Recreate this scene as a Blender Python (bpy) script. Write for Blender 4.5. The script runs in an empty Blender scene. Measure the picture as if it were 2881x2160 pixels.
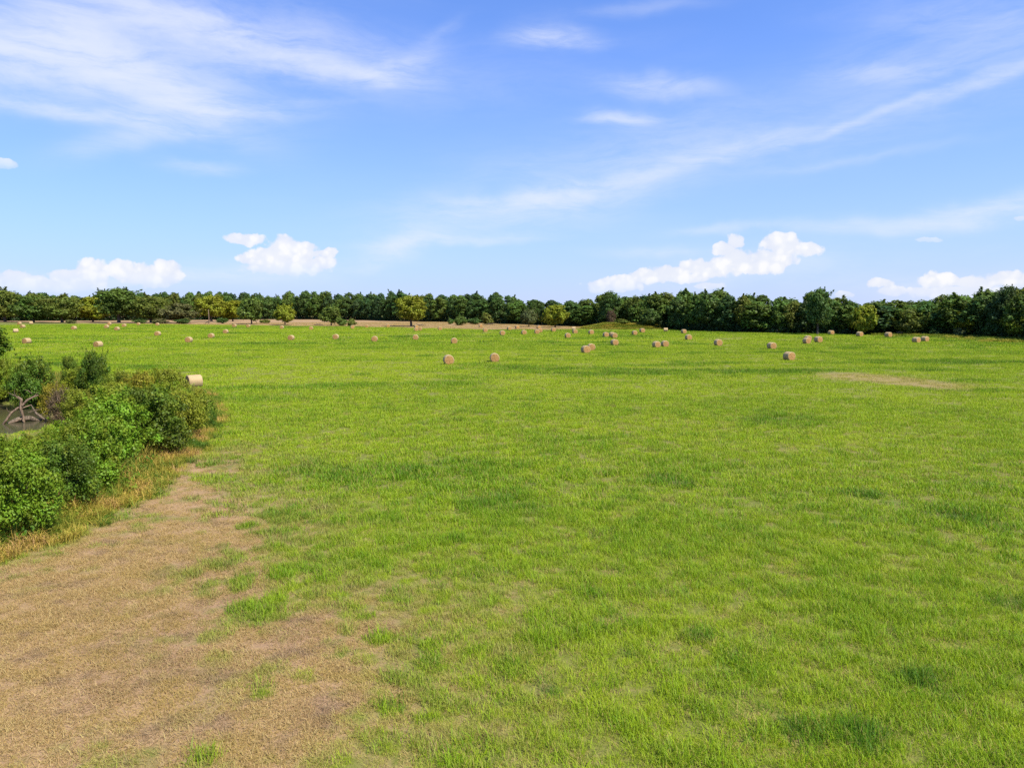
import bpy, math, random
import numpy as np
from mathutils import Vector, Matrix

random.seed(7)
rng = np.random.default_rng(11)
scene = bpy.context.scene
R = math.radians

# ------------------------------------------------------------------ camera
CAM_H, PITCH, FOC = 8.8, R(6.2), 1997.0          # focal length in pixels of a 2881 wide frame
cam_data = bpy.data.cameras.new('camera')
cam = bpy.data.objects.new('camera', cam_data)
scene.collection.objects.link(cam)
cam.location = (0, 0, CAM_H)
cam.rotation_euler = (math.pi / 2 - PITCH, 0, 0)
cam_data.sensor_width = 36.0
cam_data.lens = 36.0 * FOC / 2881.0
cam_data.clip_end = 20000
scene.camera = cam


def ray(px, py):
    a, b = (px - 1440.5) / FOC, -(py - 1080.0) / FOC
    return Vector((a, math.cos(PITCH) + b * math.sin(PITCH), -math.sin(PITCH) + b * math.cos(PITCH)))


def on_ground(px, py, z=0.0):
    d = ray(px, py)
    t = (z - CAM_H) / d.z
    return d.x * t, d.y * t


def top_height(px, py, dist):
    """height of a thing at ground distance dist whose top shows at px, py"""
    d = ray(px, py)
    return CAM_H + dist * d.z / math.hypot(d.x, d.y)


def azel(px, py):
    d = ray(px, py).normalized()
    return math.atan2(d.x, d.y), math.asin(d.z)


# ------------------------------------------------------------------ light, exposure
SUN = Vector((0.50, -0.33, 0.80)).normalized()
SUN_EL = math.asin(SUN.z)
SUN_ROT = math.atan2(SUN.x, SUN.y)
SKY_STRENGTH = 0.088
sun_data = bpy.data.lights.new('sun', 'SUN')
sun_data.energy = 4.6
sun_data.angle = R(0.53)
sun_data.color = (1.0, 0.955, 0.87)
sun = bpy.data.objects.new('sun', sun_data)
scene.collection.objects.link(sun)
sun.rotation_euler = SUN.to_track_quat('Z', 'Y').to_euler()
scene.view_settings.view_transform = 'Standard'
scene.view_settings.look = 'None'
scene.view_settings.exposure = 0.90
scene.view_settings.gamma = 1.0
scene.view_settings.use_curve_mapping = False
scene.cycles.use_denoising = False
scene.cycles.max_bounces = 4
scene.cycles.diffuse_bounces = 2
scene.cycles.glossy_bounces = 2
scene.cycles.transmission_bounces = 2
scene.cycles.transparent_max_bounces = 6
scene.cycles.caustics_reflective = False
scene.cycles.caustics_refractive = False


# ------------------------------------------------------------------ node helpers
class X:
    """a socket with arithmetic"""
    def __init__(s, nt, sock):
        s.nt, s.s = nt, sock

    def m(s, op, *others, clamp=False):
        n = s.nt.nodes.new('ShaderNodeMath')
        n.operation = op
        n.use_clamp = clamp
        for i, v in enumerate((s,) + others):
            if isinstance(v, X):
                s.nt.links.new(v.s, n.inputs[i])
            else:
                n.inputs[i].default_value = v
        return X(s.nt, n.outputs[0])

    def __add__(s, o): return s.m('ADD', o)
    def __radd__(s, o): return s.m('ADD', o)
    def __sub__(s, o): return s.m('SUBTRACT', o)
    def __mul__(s, o): return s.m('MULTIPLY', o)
    def __rmul__(s, o): return s.m('MULTIPLY', o)
    def __rsub__(s, o): return (s * -1.0) + o
    def mx(s, o): return s.m('MAXIMUM', o)
    def mn(s, o): return s.m('MINIMUM', o)
    def clamp(s): return s.m('ADD', 0.0, clamp=True)

    def ss(s, lo, hi, a=0.0, b=1.0):
        n = s.nt.nodes.new('ShaderNodeMapRange')
        n.interpolation_type = 'SMOOTHSTEP'
        s.nt.links.new(s.s, n.inputs['Value'])
        for k, v in (('From Min', lo), ('From Max', hi), ('To Min', a), ('To Max', b)):
            n.inputs[k].default_value = v
        return X(s.nt, n.outputs['Result'])


def mixc(nt, fac, a, b):
    n = nt.nodes.new('ShaderNodeMix')
    n.data_type = 'RGBA'
    for sock, v in ((n.inputs[0], fac), (n.inputs[6], a), (n.inputs[7], b)):
        if isinstance(v, X):
            nt.links.new(v.s, sock)
        elif isinstance(v, (int, float)):
            sock.default_value = v
        else:
            sock.default_value = (*v, 1.0)
    return X(nt, n.outputs[2])


def noise(nt, vec, scale, detail=3.0, rough=0.55, dist=0.0, out='Fac'):
    n = nt.nodes.new('ShaderNodeTexNoise')
    if vec is not None:
        nt.links.new(vec.s, n.inputs['Vector'])
    n.inputs['Scale'].default_value = scale
    n.inputs['Detail'].default_value = detail
    n.inputs['Roughness'].default_value = rough
    n.inputs['Distortion'].default_value = dist
    return X(nt, n.outputs[out])


def mapping(nt, vec, loc=(0, 0, 0), rot=0.0, scale=(1, 1, 1), kind='POINT'):
    n = nt.nodes.new('ShaderNodeMapping')
    n.vector_type = kind
    nt.links.new(vec.s, n.inputs['Vector'])
    n.inputs['Location'].default_value = loc
    n.inputs['Rotation'].default_value = (0, 0, rot)
    n.inputs['Scale'].default_value = scale
    return X(nt, n.outputs[0])


def vmath(nt, op, *vs):
    n = nt.nodes.new('ShaderNodeVectorMath')
    n.operation = op
    for i, v in enumerate(vs):
        if isinstance(v, X):
            nt.links.new(v.s, n.inputs[i])
        elif isinstance(v, (int, float)):
            n.inputs['Scale'].default_value = v
        else:
            n.inputs[i].default_value = v
    return X(nt, n.outputs['Value' if op in ('LENGTH', 'DOT_PRODUCT') else 'Vector'])


# ------------------------------------------------------------------ world: sky and clouds (by direction)
world = bpy.data.worlds.new('World')
scene.world = world
world.use_nodes = True
world.cycles.sampling_method = 'NONE'
wn = world.node_tree
wn.nodes.clear()
w_out = wn.nodes.new('ShaderNodeOutputWorld')
w_bg = wn.nodes.new('ShaderNodeBackground')
w_bg.inputs['Strength'].default_value = SKY_STRENGTH
wn.links.new(w_bg.outputs[0], w_out.inputs[0])
sky_t = wn.nodes.new('ShaderNodeTexSky')
sky_t.sky_type = 'NISHITA'
sky_t.sun_disc = False
sky_t.sun_elevation = SUN_EL
sky_t.sun_rotation = SUN_ROT
sky_t.air_density = 1.0
sky_t.dust_density = 0.4
sky_t.ozone_density = 2.0
sky_t.altitude = 0
SKY_TINT = (0.34, 0.765, 1.44)
CLOUD_WHITE = (6.15, 6.1, 6.1)
CLOUD_GREY = (4.75, 5.05, 5.85)
CIRRUS = (5.3, 5.55, 6.3)

tc = wn.nodes.new('ShaderNodeTexCoord')
dirv = vmath(wn, 'NORMALIZE', X(wn, tc.outputs['Generated']))
sep = wn.nodes.new('ShaderNodeSeparateXYZ')
wn.links.new(dirv.s, sep.inputs[0])
dx, dy, dz = (X(wn, sep.outputs[i]) for i in range(3))
az = dx.m('ARCTAN2', dy)
el = dz.m('ARCSINE')
comb = wn.nodes.new('ShaderNodeCombineXYZ')
wn.links.new(az.s, comb.inputs[0])
wn.links.new(el.s, comb.inputs[1])
P = X(wn, comb.outputs[0])


def warped(scale, amount, detail):
    c = noise(wn, P, scale, detail, 0.6, out='Color')
    off = vmath(wn, 'SUBTRACT', c, (0.5, 0.5, 0.5))
    return vmath(wn, 'ADD', P, vmath(wn, 'SCALE', off, amount))


FV = 2881.0 / 2211.0


def ellipse(vec, fx, fy, rx, ry, tilt=0.0, prev=None):
    """local coordinates of an ellipse given in pixels of a 2211 wide view; returns them as a vector"""
    a, e = azel(fx * FV, fy * FV)
    k = FV / FOC
    a2, e2 = azel(fx * FV + 10, fy * FV)
    kx = abs(a2 - a) / 10 * FV
    a3, e3 = azel(fx * FV, fy * FV - 10)
    ky = abs(e3 - e) / 10 * FV
    slope = (e2 - e) / (a2 - a) if abs(a2 - a) > 1e-9 else 0
    th = math.atan2(math.sin(R(tilt)) * ky, math.cos(R(tilt)) * kx) + math.atan(slope)
    if prev is not None:                    # keeps the evaluation in order, one patch after another
        n = wn.nodes.new('ShaderNodeVectorMath')
        n.operation = 'MULTIPLY_ADD'
        wn.links.new(prev.s, n.inputs[0])
        n.inputs[1].default_value = (1e-9, 1e-9, 1e-9)
        wn.links.new(vec.s, n.inputs[2])
        vec = X(wn, n.outputs[0])
    return mapping(wn, vec, (a, e, 0), th, (rx * kx, ry * ky, 1), 'TEXTURE')


# high thin cloud: fibres drawn out along soft ellipses; (x, y, half length, half width, tilt up to the right, amount)
PW = warped(5.0, 0.055, 4)
PW2 = warped(14.0, 0.020, 5)
cirrus_list = [
    (190, 145, 270, 62, -14, 1.00), (330, 190, 190, 42, -28, 0.75), (60, 120, 150, 70, 5, 0.55), (120, 60, 190, 55, 8, 0.35),
    (330, 35, 200, 52, -22, 0.75), (560, 105, 210, 34, -20, 0.70), (780, 168, 120, 17, -4, 0.85), (850, 150, 75, 22, 20, 0.50), (700, 90, 220, 50, -14, 0.38),
    (170, 252, 170, 14, -9, 0.75), (370, 250, 110, 30, 6, 0.75), (280, 305, 130, 20, 8, 0.42), (500, 245, 150, 14, -3, 0.35), (620, 235, 120, 8, 2, 0.22),
    (1195, 84, 72, 15, -1, 0.72), (1190, 68, 55, 20, 0, 0.28), (1425, 190, 95, 20, -6, 0.62), (1340, 256, 62, 15, -6, 0.60), (1300, 262, 70, 8, 0, 0.3),
    (1160, 432, 210, 22, 5, 0.55), (1330, 395, 200, 20, 15, 0.40), (1560, 335, 220, 13, 19, 0.30), (1900, 245, 280, 9, 19, 0.50), (2130, 185, 150, 13, 21, 0.50),
    (1420, 330, 330, 62, 12, 0.30), (1980, 475, 265, 17, 4, 0.62), (2150, 440, 150, 16, 6, 0.70), (1560, 496, 90, 8, 2, 0.36), (1420, 540, 110, 12, 0, 0.34),
    (880, 525, 70, 22, 12, 0.55), (980, 518, 150, 9, 2, 0.50), (840, 550, 70, 22, 30, 0.28), (430, 360, 70, 11, -3, 0.42), (1080, 470, 200, 30, 4, 0.30),
    (1120, 430, 60, 9, 2, .3), (2050, 110, 260, 60, 12, 0.24), (1900, 160, 100, 18, 0, 0.30), (2100, 30, 260, 40, 0, 0.22), (1840, 345, 200, 9, 8, 0.16), (1380, 15, 120, 14, 6, 0.24), (950, 65, 40, 12, 30, 0.22),
    (610, 585, 150, 22, 2, .45), (1600, 585, 200, 30, 6, .45), (200, 605, 260, 22, 0, .5), (2080, 618, 240, 26, 0, .42), (300, 90, 330, 90, -14, .22), (2000, 240, 380, 60, 16, .12),
]
acc = None
for (fx, fy, rx, ry, tilt, amp) in cirrus_list:
    q = ellipse(PW, fx, fy, rx, ry, tilt, acc)
    d2 = vmath(wn, 'DOT_PRODUCT', q, q)
    g = X(wn, d2.s).m('MULTIPLY', -0.80).m('EXPONENT') * (amp * 1.0)
    acc = g if acc is None else acc + g
# sparse high cloud for the rest of the sky dome
band = noise(wn, mapping(wn, PW, (3.1, 1.7, 0), R(-18), (1.6, 5.5, 1)), 1.0, 3, 0.5)
infront = dy.ss(0.25, 0.70, 1.0, 0.0)
acc = acc + band.ss(0.50, 0.80) * el.ss(0.05, 0.35) * infront * 0.8 + band.ss(0.45, 0.8) * 0.10
fib = noise(wn, mapping(wn, PW2, (0, 0, 0), R(-9), (6.0, 30.0, 1)), 1.0, 8, 0.68, 0.6)
fib2 = noise(wn, mapping(wn, PW2, (4, 2, 0), R(12), (16.0, 70.0, 1)), 1.0, 5, 0.6, 0.3)
fibm = (fib * 0.75 + fib2 * 0.25).ss(0.28, 0.70, 0.20, 1.18)
cir = 1.0 - (acc * fibm * -1.35).m('EXPONENT')
cir = cir * 0.88

# heaped fair weather cloud low over the trees; each cluster: base line, lumps (x, y, rx, ry)
clusters = [
    (630, [(30, 603, 52, 30), (85, 612, 50, 22), (140, 600, 45, 26), (200, 585, 46, 30), (175, 606, 80, 30), (265, 585, 40, 28), (310, 596, 60, 30), (360, 580, 36, 27), (110, 622, 150, 14), (345, 600, 60, 26)]),
    (604, [(528, 515, 60, 16), (615, 538, 52, 36), (580, 558, 60, 30), (650, 545, 56, 30), (712, 545, 30, 14), (540, 556, 36, 16), (620, 575, 110, 26), (690, 566, 46, 18)]),
    (640, [(1302, 618, 44, 18), (1390, 592, 44, 15), (1440, 588, 50, 20), (1500, 575, 50, 22), (1565, 538, 34, 22), (1588, 522, 28, 22), (1590, 560, 50, 30), (1540, 580, 80, 28), (1690, 530, 54, 34), (1745, 538, 42, 20), (1670, 560, 60, 30), (1640, 578, 70, 18), (1530, 617, 48, 11), (1470, 600, 90, 14), (1350, 604, 70, 14), (1420, 598, 60, 18), (1330, 616, 80, 16)]),
    (655, [(1900, 612, 38, 14), (1925, 628, 44, 14), (2035, 606, 58, 24), (2100, 612, 60, 24), (2170, 602, 66, 20), (1822, 636, 28, 9), (2060, 630, 150, 16), (2230, 606, 60, 24)]),
    (372, [(12, 355, 36, 14)]),
    (530, [(2005, 518, 34, 8)]),
    (486, [(2205, 473, 20, 9)]),
]
PC = warped(48.0, 0.012, 6)
det = noise(wn, P, 62.0, 7, 0.68)
det2 = noise(wn, PC, 22.0, 5, 0.6)


def puffs(scale):
    n = wn.nodes.new('ShaderNodeTexVoronoi')
    n.feature = 'SMOOTH_F1'
    n.inputs['Scale'].default_value = scale
    n.inputs['Smoothness'].default_value = 0.35
    wn.links.new(PC.s, n.inputs['Vector'])
    return X(wn, n.outputs['Distance'])


puff = puffs(50.0) * 0.65 + puffs(115.0) * 0.35
cum = None
core = None
for base, lumps in clusters:
    f = None
    for (fx, fy, rx, ry) in lumps:
        ln = vmath(wn, 'LENGTH', ellipse(PC, fx, fy, rx, ry, 0.0, f if f is not None else (cum if cum is not None else cir)))
        v = 1.0 - ln
        f = v if f is None else f.mx(v)
    eb = azel(lumps[0][0] * FV, base * FV)[1]
    low = el.ss(eb - 0.012, eb + 0.030, 0.0, 1.0)
    dens = f + (det - 0.5) * 0.55 + (0.42 - puff) * 0.75
    c = dens.ss(0.02, 0.24) * low
    cum = c if cum is None else cum.mx(c)
    k = f.ss(-0.05, 0.65)
    core = k if core is None else core.mx(k)
shade = (core * 0.40 + puff.ss(0.25, 0.62, 1.0, 0.0) * 0.75 + det2.ss(0.38, 0.66) * 0.25 - 0.18).m('MULTIPLY', 1.0, clamp=True)

tint = wn.nodes.new('ShaderNodeMix')
tint.data_type = 'RGBA'
tint.blend_type = 'MULTIPLY'
tint.inputs[0].default_value = 1.0
wn.links.new(sky_t.outputs[0], tint.inputs[6])
tint.inputs[7].default_value = (*SKY_TINT, 1)
base_sky = X(wn, tint.outputs[2])
haze_f = el.m('MULTIPLY', -1.0 / 0.22).m('EXPONENT').mn(1.0)
HAZE_SKY = (3.85, 4.35, 6.2)
col = mixc(wn, haze_f * 0.90, base_sky, HAZE_SKY)
col = mixc(wn, cir, col, CIRRUS)
col = mixc(wn, cum * 0.94, col, mixc(wn, shade, CLOUD_GREY, CLOUD_WHITE))
wn.links.new(col.s, w_bg.inputs['Color'])


# ------------------------------------------------------------------ mesh helpers
def mesh_np(name, verts, faces, mats=(), smooth=False, attrs=None, mat_idx=None):
    """verts (n,3); faces (m,k) array, all faces with k corners"""
    me = bpy.data.meshes.new(name)
    verts = np.asarray(verts, dtype=np.float32)
    faces = np.asarray(faces, dtype=np.int32)
    m, k = faces.shape
    me.vertices.add(len(verts))
    me.vertices.foreach_set('co', verts.ravel())
    me.loops.add(m * k)
    me.loops.foreach_set('vertex_index', faces.ravel())
    me.polygons.add(m)
    me.polygons.foreach_set('loop_start', np.arange(0, m * k, k, dtype=np.int32))
    if smooth:
        me.polygons.foreach_set('use_smooth', np.ones(m, dtype=bool))
    for mt in mats:
        me.materials.append(mt)
    if mat_idx is not None:
        me.polygons.foreach_set('material_index', np.asarray(mat_idx, dtype=np.int32))
    for an, (dom, arr) in (attrs or {}).items():
        at = me.attributes.new(an, 'FLOAT', dom)
        at.data.foreach_set('value', np.asarray(arr, dtype=np.float32))
    me.update()
    me.validate(verbose=False)
    return me


def link(name, data, parent=None, loc=(0, 0, 0), rot=(0, 0, 0), scale=(1, 1, 1)):
    o = bpy.data.objects.new(name, data)
    scene.collection.objects.link(o)
    o.location, o.rotation_euler, o.scale = loc, rot, scale
    if parent is not None:
        o.parent = parent
    return o


def tag(o, label=None, cat=None, group=None, kind=None):
    for k, v in (('label', label), ('category', cat), ('group', group), ('kind', kind)):
        if v:
            o[k] = v
    return o


class Tubes:
    """tapered bent tubes collected into one mesh"""
    def __init__(s):
        s.v, s.f = [], []

    def add(s, pts, radii, seg=7, cap=True):
        pts = [Vector(p) for p in pts]
        b0 = len(s.v)
        ref = Vector((0.31, 0.83, 0.2))
        for i, p in enumerate(pts):
            t = (pts[min(i + 1, len(pts) - 1)] - pts[max(i - 1, 0)]).normalized()
            u = t.cross(ref)
            if u.length < 1e-3:
                u = t.cross(Vector((1, 0, 0)))
            u.normalize()
            w = t.cross(u)
            for k in range(seg):
                a = 2 * math.pi * k / seg
                rr = radii[i] * (1 + 0.12 * math.sin(3 * a + i * 1.3))
                s.v.append(p + (u * math.cos(a) + w * math.sin(a)) * rr)
        for i in range(len(pts) - 1):
            for k in range(seg):
                a, b = b0 + i * seg + k, b0 + i * seg + (k + 1) % seg
                s.f.append((a, b, b + seg, a + seg))
        if cap:
            c = len(s.v)
            s.v.append(pts[-1])
            e = b0 + (len(pts) - 1) * seg
            for k in range(seg):
                s.f.append((e + k, e + (k + 1) % seg, c))
        return s

    def mesh(s, name, mat):
        me = bpy.data.meshes.new(name)
        me.from_pydata([tuple(v) for v in s.v], [], s.f)
        me.polygons.foreach_set('use_smooth', np.ones(len(me.polygons), dtype=bool))
        me.materials.append(mat)
        me.update()
        return me


# ------------------------------------------------------------------ numeric noise for the terrain cover
_lat = rng.random((256, 256)).astype(np.float64)


def vnoise(x, y, seed=0):
    x = x + seed * 17.31
    y = y + seed * 9.77
    xi, yi = np.floor(x).astype(int), np.floor(y).astype(int)
    fx, fy = x - xi, y - yi
    fx, fy = fx * fx * (3 - 2 * fx), fy * fy * (3 - 2 * fy)
    g = lambda a, b: _lat[a & 255, b & 255]
    return (g(xi, yi) * (1 - fx) + g(xi + 1, yi) * fx) * (1 - fy) + (g(xi, yi + 1) * (1 - fx) + g(xi + 1, yi + 1) * fx) * fy


def fbm(x, y, seed=0, oct=4, gain=0.55):
    s, a, t = 0, 1.0, 0
    for i in range(oct):
        s = s + a * vnoise(x * 2 ** i, y * 2 ** i, seed + 3 * i)
        t += a
        a *= gain
    return s / t


def sstep(v, lo, hi):
    t = np.clip((v - lo) / (hi - lo), 0, 1)
    return t * t * (3 - 2 * t)


def poly_sd(x, y, poly):
    """signed distance to a polygon, positive inside"""
    poly = np.array(poly)
    best = np.full(x.shape, 1e9)
    inside = np.zeros(x.shape, bool)
    n = len(poly)
    for i in range(n):
        ax, ay = poly[i]
        bx, by = poly[(i + 1) % n]
        ex, ey = bx - ax, by - ay
        L = ex * ex + ey * ey + 1e-12
        t = np.clip(((x - ax) * ex + (y - ay) * ey) / L, 0, 1)
        best = np.minimum(best, np.hypot(x - ax - t * ex, y - ay - t * ey))
        if abs(ey) > 1e-9:
            c = ((ay > y) != (by > y)) & (x < ex * (y - ay) / ey + ax)
            inside ^= c
    return np.where(inside, best, -best)


def px_poly(pts, z=0.0):
    return [on_ground(a, b, z) for a, b in pts]


# the mown dry corner, the tan strip before the forest, the thicket round the pond
P_DRY = px_poly([(-700, 1700), (0, 1585), (140, 1530), (260, 1470), (400, 1395), (500, 1320), (560, 1290), (600, 1330), (640, 1380), (700, 1420), (790, 1470), (770, 1560),
                 (745, 1640), (800, 1705), (960, 1700), (1060, 1730), (1150, 1760), (1080, 1850), (1160, 1960), (1100, 2060), (1000, 2160), (900, 2400), (-900, 2600)])
P_TAN = px_poly([(-500, 903), (0, 906), (380, 911), (560, 913), (800, 917), (1000, 919), (1200, 923), (1400, 928), (1560, 928), (1660, 926), (1660, 906), (1400, 900), (1100, 894), (800, 890), (560, 888), (0, 886), (-500, 886)])
P_THICKET = px_poly([(-600, 1700), (0, 1585), (140, 1530), (260, 1470), (400, 1395), (500, 1315), (585, 1240), (615, 1180), (600, 1120), (560, 1098), (460, 1090), (330, 1075), (150, 1062), (-100, 1060), (-700, 1060)])
P_STREAK = px_poly([(2330, 1050), (2420, 1052), (2560, 1066), (2690, 1082), (2680, 1096), (2560, 1084), (2420, 1070), (2330, 1058)])
POND = (-53.0, 59.0, 18.0, 13.0)
WATER_Z = -1.1
CLUMPS = [(*on_ground(a, b), r, s) for a, b, r, s in [
    (1930, 1365, 0.9, 1.0), (2430, 1390, 1.0, .9), (2690, 1452, 1.3, .9), (2570, 1910, 0.5, 1.0), (2620, 1890, 0.35, .9), (2080, 1850, 0.4, .9), (1540, 1945, 0.35, 1.), (1960, 1790, .4, .6), (2860, 1700, .9, .7),
    (2260, 2065, .6, .8), (2420, 2075, .7, .8), (1050, 1340, 3.5, .35), (1300, 1330, 4.0, .35), (900, 1330, 2.5, .35), (1600, 1240, 4.0, .3), (1880, 1350, 1.5, .6), (2200, 1185, 5, .35), (620, 1300, 2.0, .6), (1420, 1420, 2.5, .4)]]
BROWN = [(*on_ground(a, b), r) for a, b, r in [(830, 1790, 1.3), (560, 1720, .9), (690, 1650, .8), (1080, 1755, .6), (500, 1860, .7), (900, 2000, .7), (640, 1380, 1.0), (300, 1950, .8)]]
TUFTS_IN_DRY = [(*on_ground(a, b), r) for a, b, r in [
    (415, 2115, .22), (580, 2145, .32), (640, 2150, .2), (880, 2140, .3), (730, 1950, .35), (955, 1845, .28), (980, 1780, .3), (1050, 1800, .3), (800, 1605, .6), (760, 1700, .6), (870, 1680, .35), (985, 1735, .35), (420, 1450, .5), (640, 1350, .8), (1000, 1560, .6), (700, 1480, .5), (1090, 1990, .4), (1010, 2020, .25), (860, 1900, .25), (300, 2095, .15)]]


def gh(x, y):
    """height of the land"""
    x, y = np.asarray(x, float), np.asarray(y, float)
    q = np.hypot((x - POND[0]) / POND[2], (y - POND[1]) / POND[3])
    q = q + (fbm(x / 5, y / 5, 3, 3) - .5) * 0.22
    z = -2.3 * (1 - sstep(q, 0.72, 1.30))
    z = z + (fbm(x / 9, y / 9, 5, 3) - 0.5) * 0.22 * sstep(np.hypot(x, y), 5, 40)
    # grassy hump before the forest
    mx, my = MOUND
    u = (x - mx) / 15.0
    v = (y - my) / 9.0
    z = z + 1.9 * np.exp(-np.maximum(np.abs(u) ** 4 + v * v, 0) * 1.1) * (0.7 + 0.6 * fbm(x / 7, y / 7, 8, 2))
    # the land climbs gently beyond the forest edge
    return z


MOUND = on_ground(1760, 926)


def cover(x, y):
    """dry 0..1, soil 0..1, hue 0 (yellow green)..1 (deep green), height (m)"""
    x, y = np.asarray(x, float), np.asarray(y, float)
    r = np.hypot(x, y)
    n1 = fbm(x / 1.6, y / 1.6, 1, 4)
    n2 = fbm(x / 7, y / 7, 2, 4)
    n3 = fbm(x / 0.5, y / 0.5, 4, 3)
    n4 = fbm(x / 0.3, y / 0.3, 6, 2)
    sd = poly_sd(x, y, P_DRY)
    dry = sstep(sd + (n1 - .5) * 3.8 + (n3 - .5) * 2.6, -0.8, 0.8)
    frac = sstep(sd + (n2 - .5) * 3 + (n1 - .5) * 3.0, -7.0, 1.0) * 0.9 * sstep(n3 * .6 + n1 * .4, .34, .60)
    dry = np.maximum(dry, frac)
    for cx, cy, cr in TUFTS_IN_DRY:
        dd = np.hypot(x - cx, y - cy) / (cr * (0.6 + n3))
        dry = dry * (1 - (1 - sstep(dd, 0.1, 1.3)) * .9)
    # scattered straw coloured spots in the green
    spots = sstep(n3 * .5 + n4 * .5, 0.62, 0.72) * 0.6 * (1 - sstep(r, 45, 90))
    dry = np.maximum(dry, spots)
    sdt = poly_sd(x, y, P_TAN)
    dry = np.maximum(dry, sstep(sdt + (fbm(x / 14, y / 14, 7, 3) - .5) * 22, -7, 9) * 0.95)
    sds = poly_sd(x, y, P_STREAK)
    dry = np.maximum(dry, sstep(sds + (n1 - .5) * 4, -3.6, 1.2) * 0.55)
    mq = np.exp(-(((x - MOUND[0]) / 14) ** 4 + ((y - MOUND[1]) / 8) ** 2))
    dry = np.maximum(dry, .5 * sstep(mq, .1, .5))
    bankq = np.hypot((x - POND[0]) / POND[2], (y - POND[1]) / POND[3])
    dry = dry - sstep(n3 * .55 + n1 * .45, .50, .66) * sstep(-sd, -5.5, -1.0) * .85 * (r < 40)
    dry = np.clip(dry, 0, 1)
    soil = sstep(n1, 0.52, 0.72) * sstep(dry, .5, .95) * 0.8 * (r < 60)
    for cx, cy, cr in BROWN:
        soil = np.maximum(soil, .85 * (1 - sstep(np.hypot(x - cx, (y - cy) * .8) / (cr * (0.5 + n1)), 0.3, 1.3)) * sstep(dry, .2, .8))
    soil = np.maximum(soil, (1 - sstep(np.abs(bankq - 0.98), 0.05, 0.2)) * 0.9)
    # long low streaks of darker growth left by the mower
    st = fbm(x / 30 + (n2 - .5) * 1.2, y / 6.5, 9, 4)
    st2 = fbm(x / 8 + 3, y / 2.6, 12, 3)
    st3 = fbm(x / 60 + 1.7, y / 13, 15, 3)
    far = sstep(r, 40, 100)
    hue = 0.22 + 0.55 * (n2 - 0.45) + 0.55 * (n1 - .5) + 0.55 * (n3 - .5) + 0.55 * (n4 - .5) + far * (0.9 * (st3 - .48) + .5 * (st2 - .5))
    hue = hue + 0.60 * sstep(st * .6 + st2 * .4, 0.57, 0.67) * far
    hue = hue + 0.10 * (1 - far) + 0.10 * sstep(-x - r * .1, -5, 20) * (1 - far)
    hue = hue + 0.14 * (1 - sstep(np.abs(r - 33) + (n2 - .5) * 12, 5, 16))
    for cx, cy, cr, s in CLUMPS:
        dd = np.hypot(x - cx, y - cy) / (cr * (0.7 + .6 * n1))
        hue = hue + s * (1 - sstep(dd, 0.35, 1.1))
    hue = np.clip(hue, 0, 1.25)
    h = (0.14 + 0.13 * np.clip(hue, 0, 1.2) + 0.08 * (n1 - .5)) * (0.78 + 0.5 * sstep(n4, .32, .68))
    h = h * (1 - dry) + 0.055 * dry
    return dry, soil, hue, h


# ------------------------------------------------------------------ materials
def new_mat(name):
    m = bpy.data.materials.new(name)
    m.use_nodes = True
    m.node_tree.nodes.clear()
    return m, m.node_tree


def out_surface(nt, shader):
    o = nt.nodes.new('ShaderNodeOutputMaterial')
    nt.links.new(shader, o.inputs['Surface'])


def attr(nt, name, kind='GEOMETRY', out='Fac'):
    n = nt.nodes.new('ShaderNodeAttribute')
    n.attribute_name = name
    n.attribute_type = kind
    return X(nt, n.outputs[out])


def leafy(nt, colour, trans=0.4, gloss=0.05, rough=0.45):
    d = nt.nodes.new('ShaderNodeBsdfDiffuse')
    t = nt.nodes.new('ShaderNodeBsdfTranslucent')
    nt.links.new(colour.s, d.inputs[0])
    tcol = mixc(nt, 0.35, colour, (0.22, 0.30, 0.02))
    nt.links.new(tcol.s, t.inputs[0])
    mx = nt.nodes.new('ShaderNodeMixShader')
    mx.inputs[0].default_value = trans
    nt.links.new(d.outputs[0], mx.inputs[1])
    nt.links.new(t.outputs[0], mx.inputs[2])
    g = nt.nodes.new('ShaderNodeBsdfGlossy')
    g.inputs['Roughness'].default_value = rough
    mg = nt.nodes.new('ShaderNodeMixShader')
    mg.inputs[0].default_value = gloss
    nt.links.new(mx.outputs[0], mg.inputs[1])
    nt.links.new(g.outputs[0], mg.inputs[2])
    out_surface(nt, mg.outputs[0])


GREEN_Y = (0.370, 0.475, 0.010)
GREEN_D = (0.120, 0.268, 0.006)
STRAW = (0.61, 0.415, 0.190)
SOIL = (0.31, 0.180, 0.115)


def cover_colour(nt, dry, soil, hue, var):
    g = mixc(nt, hue.clamp(), GREEN_Y, GREEN_D)
    g = mixc(nt, (hue - 1.0).m('MULTIPLY', 3.0, clamp=True), g, (0.065, 0.160, 0.008))
    g = mixc(nt, var.ss(0.78, 0.97) * 0.7, g, (0.48, 0.38, 0.08))
    s = mixc(nt, var.ss(0.2, 0.9), STRAW, (0.36, 0.225, 0.075))
    s = mixc(nt, soil, s, SOIL)
    return mixc(nt, dry.clamp(), g, s)


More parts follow.
